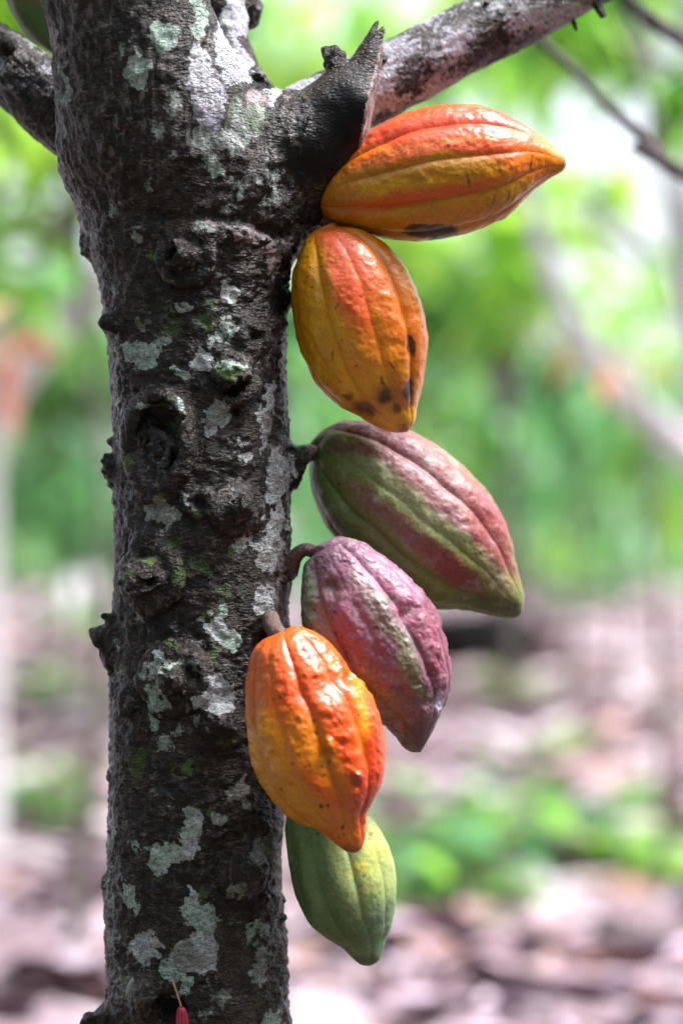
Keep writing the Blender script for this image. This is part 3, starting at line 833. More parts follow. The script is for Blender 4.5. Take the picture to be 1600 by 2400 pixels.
# ------------------------------------------------------------------ cocoa pods
def make_pod(label, A, B, up, lo, y, mat, base, blobs, furrows, deep, shallow, wart, seed, group='cocoa pods hanging from the trunk',
             dk=0.93, nu=300, nth=384, stalk=None, ridge_cols=None, yb=None, wartf=110, fw=0.30, cgain=1.0, cpow=1.15, bulges=()):
    """A stem end, B tip (photo pixels); up / lo outline points from stem to tip on either side"""
    yb = y if yb is None else yb
    A2, B2 = np.array(A, float), np.array(B, float)
    ax = (B2 - A2); L = np.linalg.norm(ax); ax /= L
    pv = np.array([ax[1], -ax[0]])           # perpendicular, up on the picture for a pod pointing right
    def chain(pts):
        c = catmull(np.array([A] + list(pts) + [B], float), 12)
        s_ = (c - A2) @ ax; v = (c - A2) @ pv
        return s_, v
    su, vu = chain(up); sl_, vl = chain(lo)
    smin_, smax_ = min(su.min(), sl_.min()), max(su.max(), sl_.max())
    u = np.linspace(0, 1, nu)
    s_ = smin_ + (smax_ - smin_) * (1 - np.cos(np.pi * u)) / 2
    def at(sc, vc, sgn):
        # outermost value for each s
        o = np.full(len(s_), -1e9)
        for i in range(len(sc) - 1):
            a, b = sc[i], sc[i + 1]
            lo_, hi_ = min(a, b), max(a, b)
            m = (s_ >= lo_) & (s_ <= hi_)
            if hi_ - lo_ < 1e-6: continue
            val = vc[i] + (vc[i + 1] - vc[i]) * (s_[m] - a) / (b - a)
            o[m] = np.maximum(o[m], sgn * val)
        bad = o < -1e8
        o[bad] = 0
        return sgn * o
    VU, VL = at(su, vu, 1), at(sl_, vl, -1)
    VU[0] = VL[0] = (VU[1] + VL[1]) / 2; VU[-1] = VL[-1] = (VU[-2] + VL[-2]) / 2
    k = np.ones(5) / 5
    cen = np.convolve(np.pad((VU + VL) / 2, 4, mode='edge'), np.ones(9) / 9, 'valid')
    rad = np.maximum((VU - VL) / 2, 0)
    r2 = np.convolve(np.pad(rad, 2, mode='edge'), k, 'valid'); r2[:3] = rad[:3]; r2[-3:] = rad[-3:]; rad = r2
    th = np.linspace(-np.pi, np.pi, nth, endpoint=False)     # 0 faces the camera, +90 deg is pv
    tn = (s_ - smin_) / (smax_ - smin_)
    Th = np.repeat(th[None], nu, 0); Tn = np.repeat(tn[:, None], nth, 1)
    # furrows
    env = np.clip(tn / 0.10, 0, 1) ** 0.7 * np.clip((1 - tn) / 0.20, 0, 1) ** 1.2
    env = (0.25 + 0.75 * env) * np.clip((1 - tn) / 0.05, 0, 1)
    g_ = np.zeros((nu, nth)); ridge = np.zeros((nu, nth))
    wob = 0.03 * fbm(np.column_stack([tn * 6, tn * 0 + seed, tn * 0]), seed, 2)[:, None]
    F0 = list(furrows)
    for i, a in enumerate(F0):
        a0 = math.radians(a[0] if isinstance(a, tuple) else a)
        kind = a[1] if isinstance(a, tuple) else (deep if i % 2 == 0 else shallow)
        wd = (a[2] if isinstance(a, tuple) and len(a) > 2 else fw)
        dth = (Th - a0 + wob + np.pi) % (2 * np.pi) - np.pi
        g_ += kind * (0.55 * np.exp(-(np.abs(dth) / wd) ** 1.5) + 0.45 * np.exp(-(np.abs(dth) / 0.07) ** 1.3))
        ridge += np.exp(-(dth / 0.22) ** 2)
    rr = rad[:, None] / 3200.0
    base_m = g_.mean()
    rn = rr * (1 - env[:, None] * (g_ - 0.55 * base_m))
    yy = y + (yb - y) * tn
    kk = (D + yy) / D
    org = np.array([(A2[0] + ax[0] * s_ + pv[0] * cen), (A2[1] + ax[1] * s_ + pv[1] * cen)]).T
    Cn = np.array([P(org[i, 0], org[i, 1], yy[i]) for i in range(nu)])
    pvw = np.array([pv[0], 0, -pv[1]]); dn = np.array([0, -1.0, 0])
    dirs = (pvw[None, None] * np.sin(Th)[..., None] + dk * dn[None, None] * np.cos(Th)[..., None])
    V = Cn[:, None, :] + dirs * (rn * kk[:, None])[..., None]
    Vf = V.reshape(-1, 3)
    sc = np.clip(rad / (rad.max() * 0.45), 0, 1)[:, None] ** 1.5
    wmod = (0.35 + 0.65 * (1 - np.clip(ridge, 0, 1)))          # warts sit on the ridges
    nz = fbm(Vf * wartf, seed + 3, 3, 0.5).reshape(nu, nth)
    nz2 = fbm(Vf * wartf * 2.4, seed + 8, 2, 0.5).reshape(nu, nth)
    nl = fbm(Vf * 32, seed + 5, 2).reshape(nu, nth)
    dd = wart * sc * (wmod * nz * 1.0 + 0.28 * wmod * nz2 + 0.9 * nl)
    V = V + dirs * dd[..., None]
    for (bx, by, br, bh) in bulges:       # warts or dents at a photo pixel
        px_, py_ = to_px(V.reshape(-1, 3))
        e = np.exp(-(((px_ - bx) ** 2 + (py_ - by) ** 2) / br ** 2)).reshape(nu, nth) * (np.cos(Th) > 0)
        V = V + dirs * (bh * e)[..., None]
    Vf = V.reshape(-1, 3)
    i = np.arange(nu - 1)[:, None] * nth; j = np.arange(nth)[None]; j2 = (j + 1) % nth
    F = np.stack([i + j, i + nth + j, i + nth + j2, i + j2], -1).reshape(-1, 4)
    # colour
    px_, py_ = to_px(Vf)
    wx_ = px_ + 17 * fbm(Vf * 55, seed + 11, 4, .65); wy_ = py_ + 17 * fbm(Vf * 55, seed + 12, 4, .65)
    col = np.tile(np.array(lin(base)), (len(Vf), 1))
    if ridge_cols is not None:            # (furrow colour, ridge colour, strength)
        rf = np.clip(ridge.reshape(-1) * 1.0 + 0.5 * fbm(Vf * 70, seed + 13, 2), 0, 1)[:, None]
        cc = lin(ridge_cols[0]) * rf + lin(ridge_cols[1]) * (1 - rf)
        col = col * (1 - ridge_cols[2]) + cc * ridge_cols[2]
    dk_px = px_ + 3 * fbm(Vf * 160, seed + 21, 2); dk_py = py_ + 3 * fbm(Vf * 160, seed + 22, 2)
    for (cx, cy, hw, hh, lean, colr, st, sf) in blobs:
        tiny = max(hw, hh) < 9 or min(hw, hh) < 3
        if tiny and hw > 2: hw, hh = hw * .8, hh * .8
        c_, s2 = math.cos(R(lean)), math.sin(R(lean))
        dx, dy = ((dk_px if tiny else wx_) - cx), ((dk_py if tiny else wy_) - cy)
        d = np.sqrt(((dx * c_ + dy * s2) / hw) ** 2 + ((-dx * s2 + dy * c_) / hh) ** 2)
        m = np.clip((1 + sf - d) / (2 * sf), 0, 1)
        m = (m * m * (3 - 2 * m) * st)[:, None]
        col = col * (1 - m) + lin(colr) * m
    # dark line in the bottom of each crease
    vr = 1 + 0.10 * fbm(Vf * 90, seed + 14, 3)[:, None]
    col = np.clip(cgain * np.clip(col * vr, 0, 1) ** cpow, 0.002, 0.9)
    root = empty('cocoa_pod', Cn[0])
    tag(root, label, 'cocoa pod', group)
    mesh_obj('husk', Vf, F, mat, root, cols={'Col': col})
    if stalk:
        pts, rads = stalk
        Vs, Fs, bs_ = tube([P(*p) for p in pts], [r / 3200 for r in rads], 32, 14, 0.0012, seed + 70, True, 0.0006, 300)
        quads = Fs[Fs[:, 0] != Fs[:, 3]]; tris = Fs[Fs[:, 0] == Fs[:, 3]][:, :3]
        mesh_obj('stalk', Vs, np.vstack([quads[:, [0, 1, 2]], quads[:, [0, 2, 3]], tris]), M_stalk, root)
    return root

def fur(c, deep, shallow, wd=0.30, ws=0.34, first_deep=True):
    out = []
    for i in range(-5, 5):
        a = c + 36 * i
        dflag = (i % 2 == 0) == first_deep
        out.append((a, deep if dflag else shallow, wd if dflag else ws))
    return out

RED = (224, 84, 28); ORG = (228, 130, 14); OCH = (212, 160, 8); YEL = (226, 176, 8); PNK = (222, 92, 66); DRK = (34, 18, 24); BRN = (90, 50, 24)
GRN = (112, 132, 56); PAL = (168, 170, 130); MAR = (124, 64, 82); PUR = (110, 58, 78); DGR = (78, 96, 42); SKG = (104, 132, 84)

# pod one: orange, lying level under the right branch
make_pod('glossy orange and red pod lying level under the right branch, with a black scar below',
         (741, 455), (1326, 386),
         [(748, 415), (790, 365), (845, 320), (915, 278), (975, 256), (1050, 246), (1120, 249), (1175, 265), (1235, 298), (1285, 336), (1318, 364)],
         [(745, 490), (775, 520), (820, 537), (870, 553), (930, 563), (990, 564), (1060, 556), (1130, 536), (1190, 505), (1235, 460), (1275, 425), (1316, 402)],
         -0.012, M_pod_a, OCH,
         [(1040, 290, 330, 50, -4, PNK, .95, .5), (900, 330, 150, 60, -25, RED, .7, .5), (1160, 330, 150, 55, 22, RED, .8, .5), (1010, 340, 210, 10, -7, ORG, .8, .8),
          (1080, 352, 130, 16, 0, PNK, .7, .6), (1000, 395, 210, 22, -4, (176, 122, 6), .75, .6), (1010, 452, 190, 19, -10, RED, .75, .6), (900, 480, 90, 14, -10, RED, .35, .6), (1080, 505, 210, 34, -10, (206, 138, 10), .8, .6),
          (790, 470, 50, 60, 0, (196, 116, 20), .6, .6), (1260, 395, 60, 40, 15, ORG, .7, .6), (1008, 543, 66, 17, -2, (12, 6, 10), .99, .15), (1150, 505, 12, 3, -10, DRK, .9, .4), (1320, 388, 10, 16, 0, BRN, .8, .5),
          (1098, 422, 2, 22, -14, DRK, .7, .5), (1156, 470, 2, 20, 12, DRK, .7, .5), (1190, 465, 2, 18, 18, DRK, .6, .5), (1245, 385, 2, 26, 8, BRN, .7, .5), (1050, 342, 6, 4, 0, DRK, .8, .4), (950, 358, 4, 4, 0, DRK, .8, .4), (860, 325, 18, 8, -20, BRN, .6, .7)],
         fur(3, .12, .08, .26, .34, False), 0, 0, 0.0016, 11, stalk=([(672, 500, .0), (705, 500, -.004), (738, 482, -.01), (765, 470, -.012)], [18, 13, 10, 9]))

# pod two: yellow and pink, hanging below pod one
make_pod('yellow and pink pod hanging point down right below the level orange pod',
         (790, 530), (955, 1012),
         [(830, 534), (870, 548), (915, 580), (955, 632), (985, 700), (1001, 770), (1003, 830), (992, 895), (978, 945), (972, 985)],
         [(755, 533), (722, 552), (700, 590), (687, 640), (684, 700), (692, 775), (712, 840), (745, 905), (790, 950), (845, 980), (900, 1008), (932, 1014)],
         -0.018, M_pod_a, YEL,
         [(830, 650, 60, 130, -25, PNK, .9, .6), (880, 730, 60, 130, -22, (228, 104, 40), .8, .5), (785, 560, 60, 30, 10, (200, 84, 60), .7, .6), (930, 700, 40, 190, -16, (212, 118, 20), .85, .4), (985, 780, 24, 160, 0, (212, 116, 20), .8, .5),
          (700, 700, 30, 110, 0, (206, 138, 14), .7, .6), (900, 790, 18, 100, -18, (214, 140, 22), .8, .5), (860, 820, 60, 60, 0, (214, 126, 36), .5, .6), (940, 900, 30, 90, 0, (202, 124, 14), .7, .6), (760, 760, 26, 160, -8, (196, 142, 10), .6, .6),
          (903, 931, 30, 30, 0, (150, 96, 20), .6, .6), (960, 915, 22, 38, 5, (150, 90, 24), .6, .6), (852, 958, 36, 20, 15, (160, 104, 26), .6, .6), (903, 929, 17, 19, 0, (40, 28, 26), .9, .45), (958, 918, 13, 26, 5, (44, 30, 28), .9, .35), (852, 958, 24, 12, 15, (60, 40, 30), .8, .5), (924, 962, 9, 12, 0, DRK, .7, .5), (960, 812, 7, 28, -8, (50, 26, 34), .9, .35), (820, 928, 12, 10, 0, BRN, .7, .5),
          (897, 895, 5, 16, -20, DRK, .8, .4), (778, 832, 2, 14, 0, DRK, .7, .4), (918, 858, 2, 14, -38, DRK, .7, .4), (845, 694, 6, 3, 25, DRK, .8, .4), (788, 718, 2, 10, 25, DRK, .7, .4), (940, 1005, 12, 10, 0, BRN, .6, .6)]
         + [(x, y, r, r, 0, DRK, .85, .4) for x, y, r in ((714, 573, 4), (726, 565, 3), (737, 571, 3), (700, 606, 3), (744, 596, 2), (726, 627, 3), (733, 629, 2), (742, 625, 2), (755, 624, 3), (736, 638, 2), (719, 649, 3), (733, 674, 2), (692, 627, 3), (926, 596, 3), (797, 638, 2), (801, 795, 3), (835, 858, 4), (796, 894, 3), (990, 766, 4), (994, 846, 3))],
         [(-68, .04, .25), (-29, .09, .28), (9, .05, .34), (46, .13, .22), (82, .06, .3), (118, .1, .3), (154, .06, .3), (190, .1, .3), (226, .06, .3), (262, .08, .3)], 0, 0, 0.0017, 12,
         stalk=([(690, 505, -.004), (735, 515, -.008), (770, 522, -.014), (790, 540, -.018)], [17, 13, 12, 11]), wartf=90)

# pod three: green and crimson
make_pod('large green and crimson striped pod slanting down to the right, highest of the unripe pods',
         (733, 1062), (1225, 1425),
         [(738, 1025), (770, 998), (815, 985), (880, 986), (945, 1002), (1005, 1032), (1060, 1070), (1120, 1125), (1165, 1190), (1192, 1250), (1206, 1320), (1226, 1390)],
         [(724, 1100), (728, 1150), (750, 1205), (785, 1262), (830, 1300), (880, 1350), (950, 1400), (1010, 1424), (1080, 1428), (1140, 1440), (1185, 1448), (1212, 1445)],
         0.035, M_pod_b, GRN,
         [(1000, 1090, 260, 34, 37, MAR, .85, .5), (1080, 1120, 200, 30, 48, (156, 84, 74), .7, .6), (1010, 1160, 230, 26, 40, (142, 76, 96), .8, .6), (1150, 1260, 60, 120, -18, (140, 60, 66), .8, .6), (950, 1010, 80, 16, 20, (150, 96, 100), .6, .6),
          (940, 1235, 200, 27, 38, (134, 72, 84), .75, .6), (1060, 1330, 90, 30, 42, (134, 48, 52), .85, .5), (1000, 1210, 230, 20, 40, PAL, .75, .6), (1080, 1285, 90, 20, 50, GRN, .6, .6), (840, 1260, 170, 60, 40, (112, 128, 66), .85, .5),
          (780, 1170, 40, 100, -20, (110, 132, 70), .8, .6), (850, 1000, 90, 16, 0, (88, 52, 60), .85, .5), (900, 1025, 90, 18, 18, MAR, .7, .5), (850, 1055, 110, 14, 8, (120, 70, 74), .7, .6), (1150, 1415, 80, 20, 8, DGR, .85, .5), (1195, 1425, 30, 24, 0, (90, 82, 60), .7, .5),
          (785, 1225, 6, 44, -28, BRN, .8, .5), (750, 1150, 5, 20, -14, BRN, .5, .6), (1143, 1200, 7, 6, 0, DRK, .7, .5)]
         + [(x, y, r, r, 0, DRK, .8, .4) for x, y, r in ((1108, 1298, 3), (1116, 1297, 4), (1125, 1296, 3), (1132, 1293, 4), (1017, 1219, 3), (995, 1154, 3), (1021, 1243, 3), (916, 1167, 3), (793, 1135, 4), (815, 1116, 3), (1056, 1196, 3), (1050, 1134, 3), (1060, 1100, 2), (1100, 1370, 5), (1112, 1376, 4), (840, 1025, 3), (828, 1052, 2))],
         fur(2, .10, .06, .24, .34, False), 0, 0, 0.0016, 13, group='unripe pods hanging from the trunk',
         stalk=([(700, 1070, .012), (722, 1062, .02), (745, 1062, .032)], [26, 20, 18]), wartf=120, cgain=1.12, cpow=1.05)

# pod four: mauve and warty
make_pod('warty dull mauve pod with green patches, hanging behind the bright orange pod',
         (735, 1300), (985, 1763),
         [(745, 1283), (762, 1268), (799, 1256), (854, 1275), (928, 1325), (999, 1395), (1047, 1499), (1055, 1591), (1040, 1650), (1018, 1700), (1000, 1738)],
         [(712, 1325), (704, 1380), (704, 1440), (716, 1500), (745, 1560), (790, 1625), (840, 1665), (895, 1690), (921, 1713), (943, 1745), (962, 1762)],
         -0.030, M_pod_b, (116, 82, 100),
         [(900, 1380, 120, 60, 50, (150, 100, 126), .8, .5), (830, 1440, 60, 100, -20, (142, 86, 106), .8, .5), (1020, 1520, 36, 120, -8, (122, 56, 74), .85, .5), (890, 1560, 60, 110, -32, (104, 64, 84), .7, .6), (960, 1440, 24, 110, -36, (150, 76, 100), .8, .5),
          (895, 1440, 26, 100, -36, (120, 124, 100), .6, .6), (960, 1570, 22, 90, -22, (112, 120, 80), .7, .6), (722, 1410, 20, 100, 0, (116, 136, 108), .9, .5), (760, 1480, 26, 80, -12, (140, 120, 104), .7, .5), (850, 1620, 40, 60, -30, (116, 100, 82), .7, .6),
          (905, 1650, 50, 30, 20, (126, 112, 72), .7, .6), (975, 1725, 34, 40, 0, (92, 66, 64), .8, .5), (1028, 1650, 8, 22, 12, (170, 170, 190), .9, .4), (772, 1368, 13, 8, 20, (20, 14, 22), .97, .3), (780, 1380, 34, 26, 0, (128, 104, 100), .6, .6),
          (910, 1410, 18, 14, 0, (70, 92, 70), .6, .5), (960, 1438, 10, 10, 0, (170, 160, 160), .6, .6)]
         + [(x, y, r, r, 0, DRK, .85, .4) for x, y, r in ((746, 1402, 4), (783, 1434, 4), (787, 1486, 5), (881, 1471, 4), (898, 1474, 4), (933, 1473, 3), (712, 1388, 3), (845, 1425, 3), (866, 1417, 3), (803, 1495, 3), (736, 1430, 3), (970, 1560, 3), (1000, 1600, 3), (866, 1660, 3), (925, 1540, 3))],
         [(-75, .05, .3), (-36, .10, .22), (-2, .04, .34), (33, .11, .20), (68, .06, .25), (108, .1, .3), (144, .06, .3), (180, .1, .3), (216, .06, .3), (252, .08, .3)], 0, 0, 0.0026, 14, group='unripe pods hanging from the trunk',
         stalk=([(680, 1345, -.018), (690, 1308, -.024), (714, 1288, -.028), (748, 1298, -.030)], [18, 17, 15, 13]), wartf=135, cgain=1.15, cpow=1.03, bulges=((776, 1376, 22, -.0055), (960, 1440, 20, -.004), (745, 1290, 20, .001), (925, 1705, 12, .001)))

# pod five: bright orange at the front
make_pod('bright orange red knobbly pod at the front, overlapping the trunk',
         (668, 1480), (838, 1998),
         [(684, 1469), (706, 1468), (742, 1483), (779, 1514), (806, 1547), (826, 1582), (850, 1600), (873, 1632), (895, 1684), (906, 1745), (906, 1795), (895, 1839), (873, 1880), (861, 1906), (858, 1955), (849, 1985)],
         [(647, 1487), (621, 1496), (597, 1520), (584, 1550), (576, 1605), (573, 1665), (580, 1721), (595, 1792), (621, 1850), (662, 1898), (703, 1926), (747, 1946), (780, 1971), (806, 1992), (824, 1999)],
         -0.095, M_pod_a, (230, 110, 10),
         [(815, 1690, 80, 165, -15, (230, 84, 16), .8, .5), (690, 1600, 40, 120, -20, (226, 98, 34), .8, .5), (770, 1610, 40, 100, -25, (228, 96, 34), .75, .5), (620, 1560, 36, 80, 10, (214, 110, 40), .8, .5), (622, 1775, 55, 140, -22, (224, 160, 6), .97, .5),
          (700, 1885, 125, 44, 38, (224, 158, 6), .97, .5), (710, 1740, 55, 70, 0, (228, 146, 10), .8, .6), (770, 1800, 30, 80, -30, (214, 140, 8), .8, .6), (760, 1765, 30, 36, 0, (216, 130, 10), .6, .6), (850, 1700, 15, 150, -8, (232, 150, 16), .9, .6), (870, 1790, 30, 80, 10, (210, 56, 20), .8, .5),
          (808, 1940, 42, 52, 10, (226, 140, 6), .9, .5), (850, 1900, 20, 50, 10, (206, 66, 20), .7, .5), (820, 1990, 24, 12, 0, (150, 84, 20), .7, .5), (835, 1830, 14, 30, 0, (170, 84, 8), .6, .6), (593, 1660, 16, 60, 0, (206, 112, 60), .7, .5),
          (780, 1555, 22, 12, 30, (220, 130, 20), .8, .4), (720, 1505, 50, 14, 30, (214, 86, 24), .6, .5)]
         + [(x, y, r, r * 1.2, 0, (50, 16, 30), .85, .4) for x, y, r in ((720, 1545, 7), (724, 1535, 4), (658, 1635, 4), (668, 1628, 4), (700, 1680, 5), (735, 1689, 5), (740, 1718, 5), (676, 1734, 4), (771, 1784, 5), (754, 1795, 4), (758, 1818, 4), (725, 1794, 5), (715, 1797, 4), (752, 1889, 7), (767, 1888, 5),
                                                          (803, 1939, 6), (806, 1957, 3), (795, 1965, 3), (648, 1620, 3), (640, 1640, 3), (681, 1836, 3), (659, 1848, 4), (877, 1836, 3), (812, 1652, 4), (842, 1677, 3), (702, 1642, 3), (685, 1790, 4), (700, 1770, 3), (640, 1760, 3), (618, 1700, 3), (645, 1600, 3), (800, 1550, 5), (792, 1558, 5))],
         [(-58, .09, .20), (-26, .06, .3), (5, .13, .22), (44, .10, .22), (80, .06, .3), (116, .1, .3), (152, .06, .3), (188, .1, .3), (224, .06, .3), (262, .06, .3)], 0, 0, 0.0023, 15,
         stalk=([(634, 1450, -.060), (640, 1470, -.072), (655, 1488, -.090), (672, 1500, -.095)], [22, 21, 19, 18]), wartf=115, yb=-0.100,
         bulges=((770, 1748, 11, .0042), (768, 1735, 8, .002), (838, 1818, 9, .003), (836, 1838, 12, -.002), (790, 1690, 16, .0015), (820, 1590, 14, -.003), (800, 1530, 18, .001)))

# pod six: green, behind
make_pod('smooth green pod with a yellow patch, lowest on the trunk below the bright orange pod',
         (745, 1830), (866, 2264),
         [(790, 1835), (835, 1865), (869, 1910), (893, 1943), (915, 1986), (928, 2043), (929, 2104), (918, 2166), (905, 2196), (896, 2227), (886, 2252)],
         [(715, 1840), (688, 1870), (672, 1910), (668, 1950), (675, 2013), (685, 2074), (701, 2121), (732, 2172), (762, 2196), (803, 2221), (824, 2244), (844, 2260)],
         -0.035, M_pod_c, (118, 144, 92),
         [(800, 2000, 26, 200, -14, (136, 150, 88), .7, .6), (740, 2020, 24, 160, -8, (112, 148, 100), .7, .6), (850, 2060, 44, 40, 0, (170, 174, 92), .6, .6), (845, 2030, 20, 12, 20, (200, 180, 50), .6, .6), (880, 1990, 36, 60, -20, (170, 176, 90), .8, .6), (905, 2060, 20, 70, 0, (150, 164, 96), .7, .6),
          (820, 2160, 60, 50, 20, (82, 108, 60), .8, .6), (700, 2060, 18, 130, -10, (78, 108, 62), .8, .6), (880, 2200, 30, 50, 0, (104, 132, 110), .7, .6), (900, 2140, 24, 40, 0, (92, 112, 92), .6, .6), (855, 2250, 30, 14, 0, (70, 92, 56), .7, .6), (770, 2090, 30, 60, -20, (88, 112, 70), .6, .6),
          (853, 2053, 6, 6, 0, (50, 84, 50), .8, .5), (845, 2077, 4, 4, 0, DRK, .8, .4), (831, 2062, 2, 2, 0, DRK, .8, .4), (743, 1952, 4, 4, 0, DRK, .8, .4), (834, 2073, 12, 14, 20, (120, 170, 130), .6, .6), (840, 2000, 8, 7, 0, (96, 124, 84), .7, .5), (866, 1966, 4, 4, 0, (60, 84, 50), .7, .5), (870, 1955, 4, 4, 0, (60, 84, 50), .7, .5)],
         [(-63, .05, .25), (-27, .08, .22), (13, .08, .22), (49, .05, .25), (85, .06, .3), (121, .06, .3), (157, .06, .3), (193, .06, .3), (229, .06, .3), (265, .05, .3)], 0, 0, 0.0012, 16, group='unripe pods hanging from the trunk',
         stalk=([(660, 1800, -.02), (700, 1800, -.025), (745, 1838, -.035)], [20, 15, 12]), wartf=80, cgain=1.2, cpow=1.05)

# pod seven: green, in the upper left corner behind the branch
make_pod('dull green pod in the upper left corner, resting above the left branch behind the stem',
         (60, -330), (150, 140),
         [(110, -310), (160, -240), (195, -130), (200, -20), (185, 70), (168, 120)],
         [(30, -310), (5, -250), (-8, -150), (5, -40), (25, 25), (60, 80), (105, 115), (130, 132)],
         0.060, M_pod_c, (118, 150, 84),
         [(70, 0, 50, 20, 0, (150, 110, 90), .4, .7)],
         fur(0, .05, .04), 0, 0, 0.0008, 17, group='unripe pods hanging from the trunk', nu=140, nth=200,
         stalk=([(175, -395, .04), (110, -385, .05), (62, -325, .06)], [18, 14, 12]), wartf=80)

# tiny young pod on its thread at the bottom of the picture
yp = empty('young_cocoa_pod', S(408, 2301, 0.004))
tag(yp, 'tiny crimson ribbed young pod on a thin tan stalk at the foot of the picture', 'young pod')
p_a, p_b = S(405, 2298, 0.001), P(425, 2360, S(425, 2360)[1] - 0.008)
V, F, bc = tube([p_a, (p_a + p_b) / 2 + np.array([0.0005, -.003, 0]), p_b], [.0009, .0007, .0008], 12, 10)
quads = F[F[:, 0] != F[:, 3]]; tris = F[F[:, 0] == F[:, 3]][:, :3]
M_tan = simple_material('tan_stalk', (0.30, 0.17, 0.08), (0.45, 0.27, 0.14), 500, 0.6)
mesh_obj('stalk', V, np.vstack([quads[:, [0, 1, 2]], quads[:, [0, 2, 3]], tris]), M_tan, yp)
nu, nth = 60, 100
u = np.linspace(0, 1, nu); th = np.linspace(0, 2 * np.pi, nth, endpoint=False)
prof = 0.0046 * np.sqrt(np.clip(1 - (2 * u ** 0.85 - 1) ** 2, 0, 1)) ** 0.75
prof[0] = prof[-1] = 0
ribs = 1 - 0.10 * (0.5 + 0.5 * np.cos(th * 10)) ** 2
cx = p_b[0] + 0.0022 * u; czz = p_b[2] + 0.0003 - 0.030 * u
V = np.stack([cx[:, None] + prof[:, None] * ribs * np.sin(th), p_b[1] + prof[:, None] * ribs * np.cos(th), czz[:, None] + 0 * th], -1).reshape(-1, 3)
i = np.arange(nu - 1)[:, None] * nth; j = np.arange(nth)[None]; j2 = (j + 1) % nth
F = np.stack([i + j, i + nth + j, i + nth + j2, i + j2], -1).reshape(-1, 4)
cc = np.where((np.tile(np.cos(th * 10), nu) > 0.5)[:, None], lin((120, 24, 50)), lin((190, 44, 76)))
mesh_obj('husk', V, F, M_pod_a, yp, cols={'Col': cc})

# ------------------------------------------------------------------ ground, litter
SLOPE = 0.045
def gz_at(x, y):
    d = np.maximum(np.asarray(y) + 0.5, 0)
    return SLOPE * 12 * np.tanh(d / 12) + 0.06 * np.sin(x * 0.5 + 1) * np.sin(np.asarray(y) * 0.35) * np.clip(d / 4, 0, 1)
def ground_pt(px, py):
    """where the line of sight of a pixel meets the ground"""
    d = 3.0
    for _ in range(4000):
        x = (px - 800) / 5664 * d; z = H + (1200 - py) / 5664 * d
        if z <= gz_at(x, d - D): break
        d += 0.01
    return np.array([x, d - D, float(gz_at(x, d - D))])

gxn = np.concatenate([-np.geomspace(120, 8, 18)[:-1], np.linspace(-8, 8, 90), np.geomspace(8, 120, 18)[1:]])
gyn = np.concatenate([-np.geomspace(60, 4, 12)[:-1], np.linspace(-4, 26, 150), np.geomspace(26, 160, 22)[1:]])
GX, GY = np.meshgrid(gxn, gyn, indexing='ij')
GZ = gz_at(GX, GY) + 0.012 * fbm(np.column_stack([GX.ravel() * 2.5, GY.ravel() * 2.5, GX.ravel() * 0]), 90, 3).reshape(GX.shape)
V = np.stack([GX, GY, GZ], -1).reshape(-1, 3)
ny = len(gyn); i = np.arange(len(gxn) - 1)[:, None] * ny; j = np.arange(ny - 1)[None]
F = np.stack([i + j, i + ny + j, i + ny + j + 1, i + j + 1], -1).reshape(-1, 4)
m, t, bs, _ = new_mat('forest_soil'); g = G(t); o_ = g.obj()
cg = g.mix(g.rng(g.noise(o_, 1.2, 5, 0.6), 0.35, 0.65), (0.14, 0.10, 0.12), (0.32, 0.25, 0.28))
cg = g.mix(g.rng(g.voro(o_, 7), 0.2, 0.6, 0.0, 0.6), cg, (0.46, 0.39, 0.45))
# canopy shade put into the ground colour: darker round the foot of the tree
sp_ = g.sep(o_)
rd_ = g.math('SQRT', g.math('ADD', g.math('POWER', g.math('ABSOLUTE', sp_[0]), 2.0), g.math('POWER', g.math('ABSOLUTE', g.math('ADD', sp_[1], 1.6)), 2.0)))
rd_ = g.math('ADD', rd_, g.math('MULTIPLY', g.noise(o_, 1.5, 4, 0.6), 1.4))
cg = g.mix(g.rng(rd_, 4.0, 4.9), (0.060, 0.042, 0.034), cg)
g.put(bs.inputs['Base Color'], cg); bs.inputs['Roughness'].default_value = 0.9
g.put(bs.inputs['Normal'], g.bump(g.noise(o_, 18, 4), 0.03, 0.6))
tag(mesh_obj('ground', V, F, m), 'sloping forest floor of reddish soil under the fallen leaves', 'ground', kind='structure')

def leaf_template(width=0.34, fold=0.10, droop=0.25, n=5):
    ts = np.linspace(0, 1, n)
    wv = np.sin(np.pi * ts ** 0.8) ** 0.9 * width / 2
    wv[0] = 0.012; wv[-1] = 0.004
    rows = []
    for t_, w_ in zip(ts, wv):
        z = -droop * t_ * t_
        rows += [(-w_, t_, z + fold * w_ * 2), (0, t_, z), (w_, t_, z + fold * w_ * 2)]
    Vt = np.array(rows)
    F_ = []
    for k in range(n - 1):
        a = k * 3
        F_ += [(a, a + 1, a + 4, a + 3), (a + 1, a + 2, a + 5, a + 4)]
    return Vt, np.array(F_)
LT = leaf_template()
LTflat = leaf_template(0.40, 0.22, -0.12)

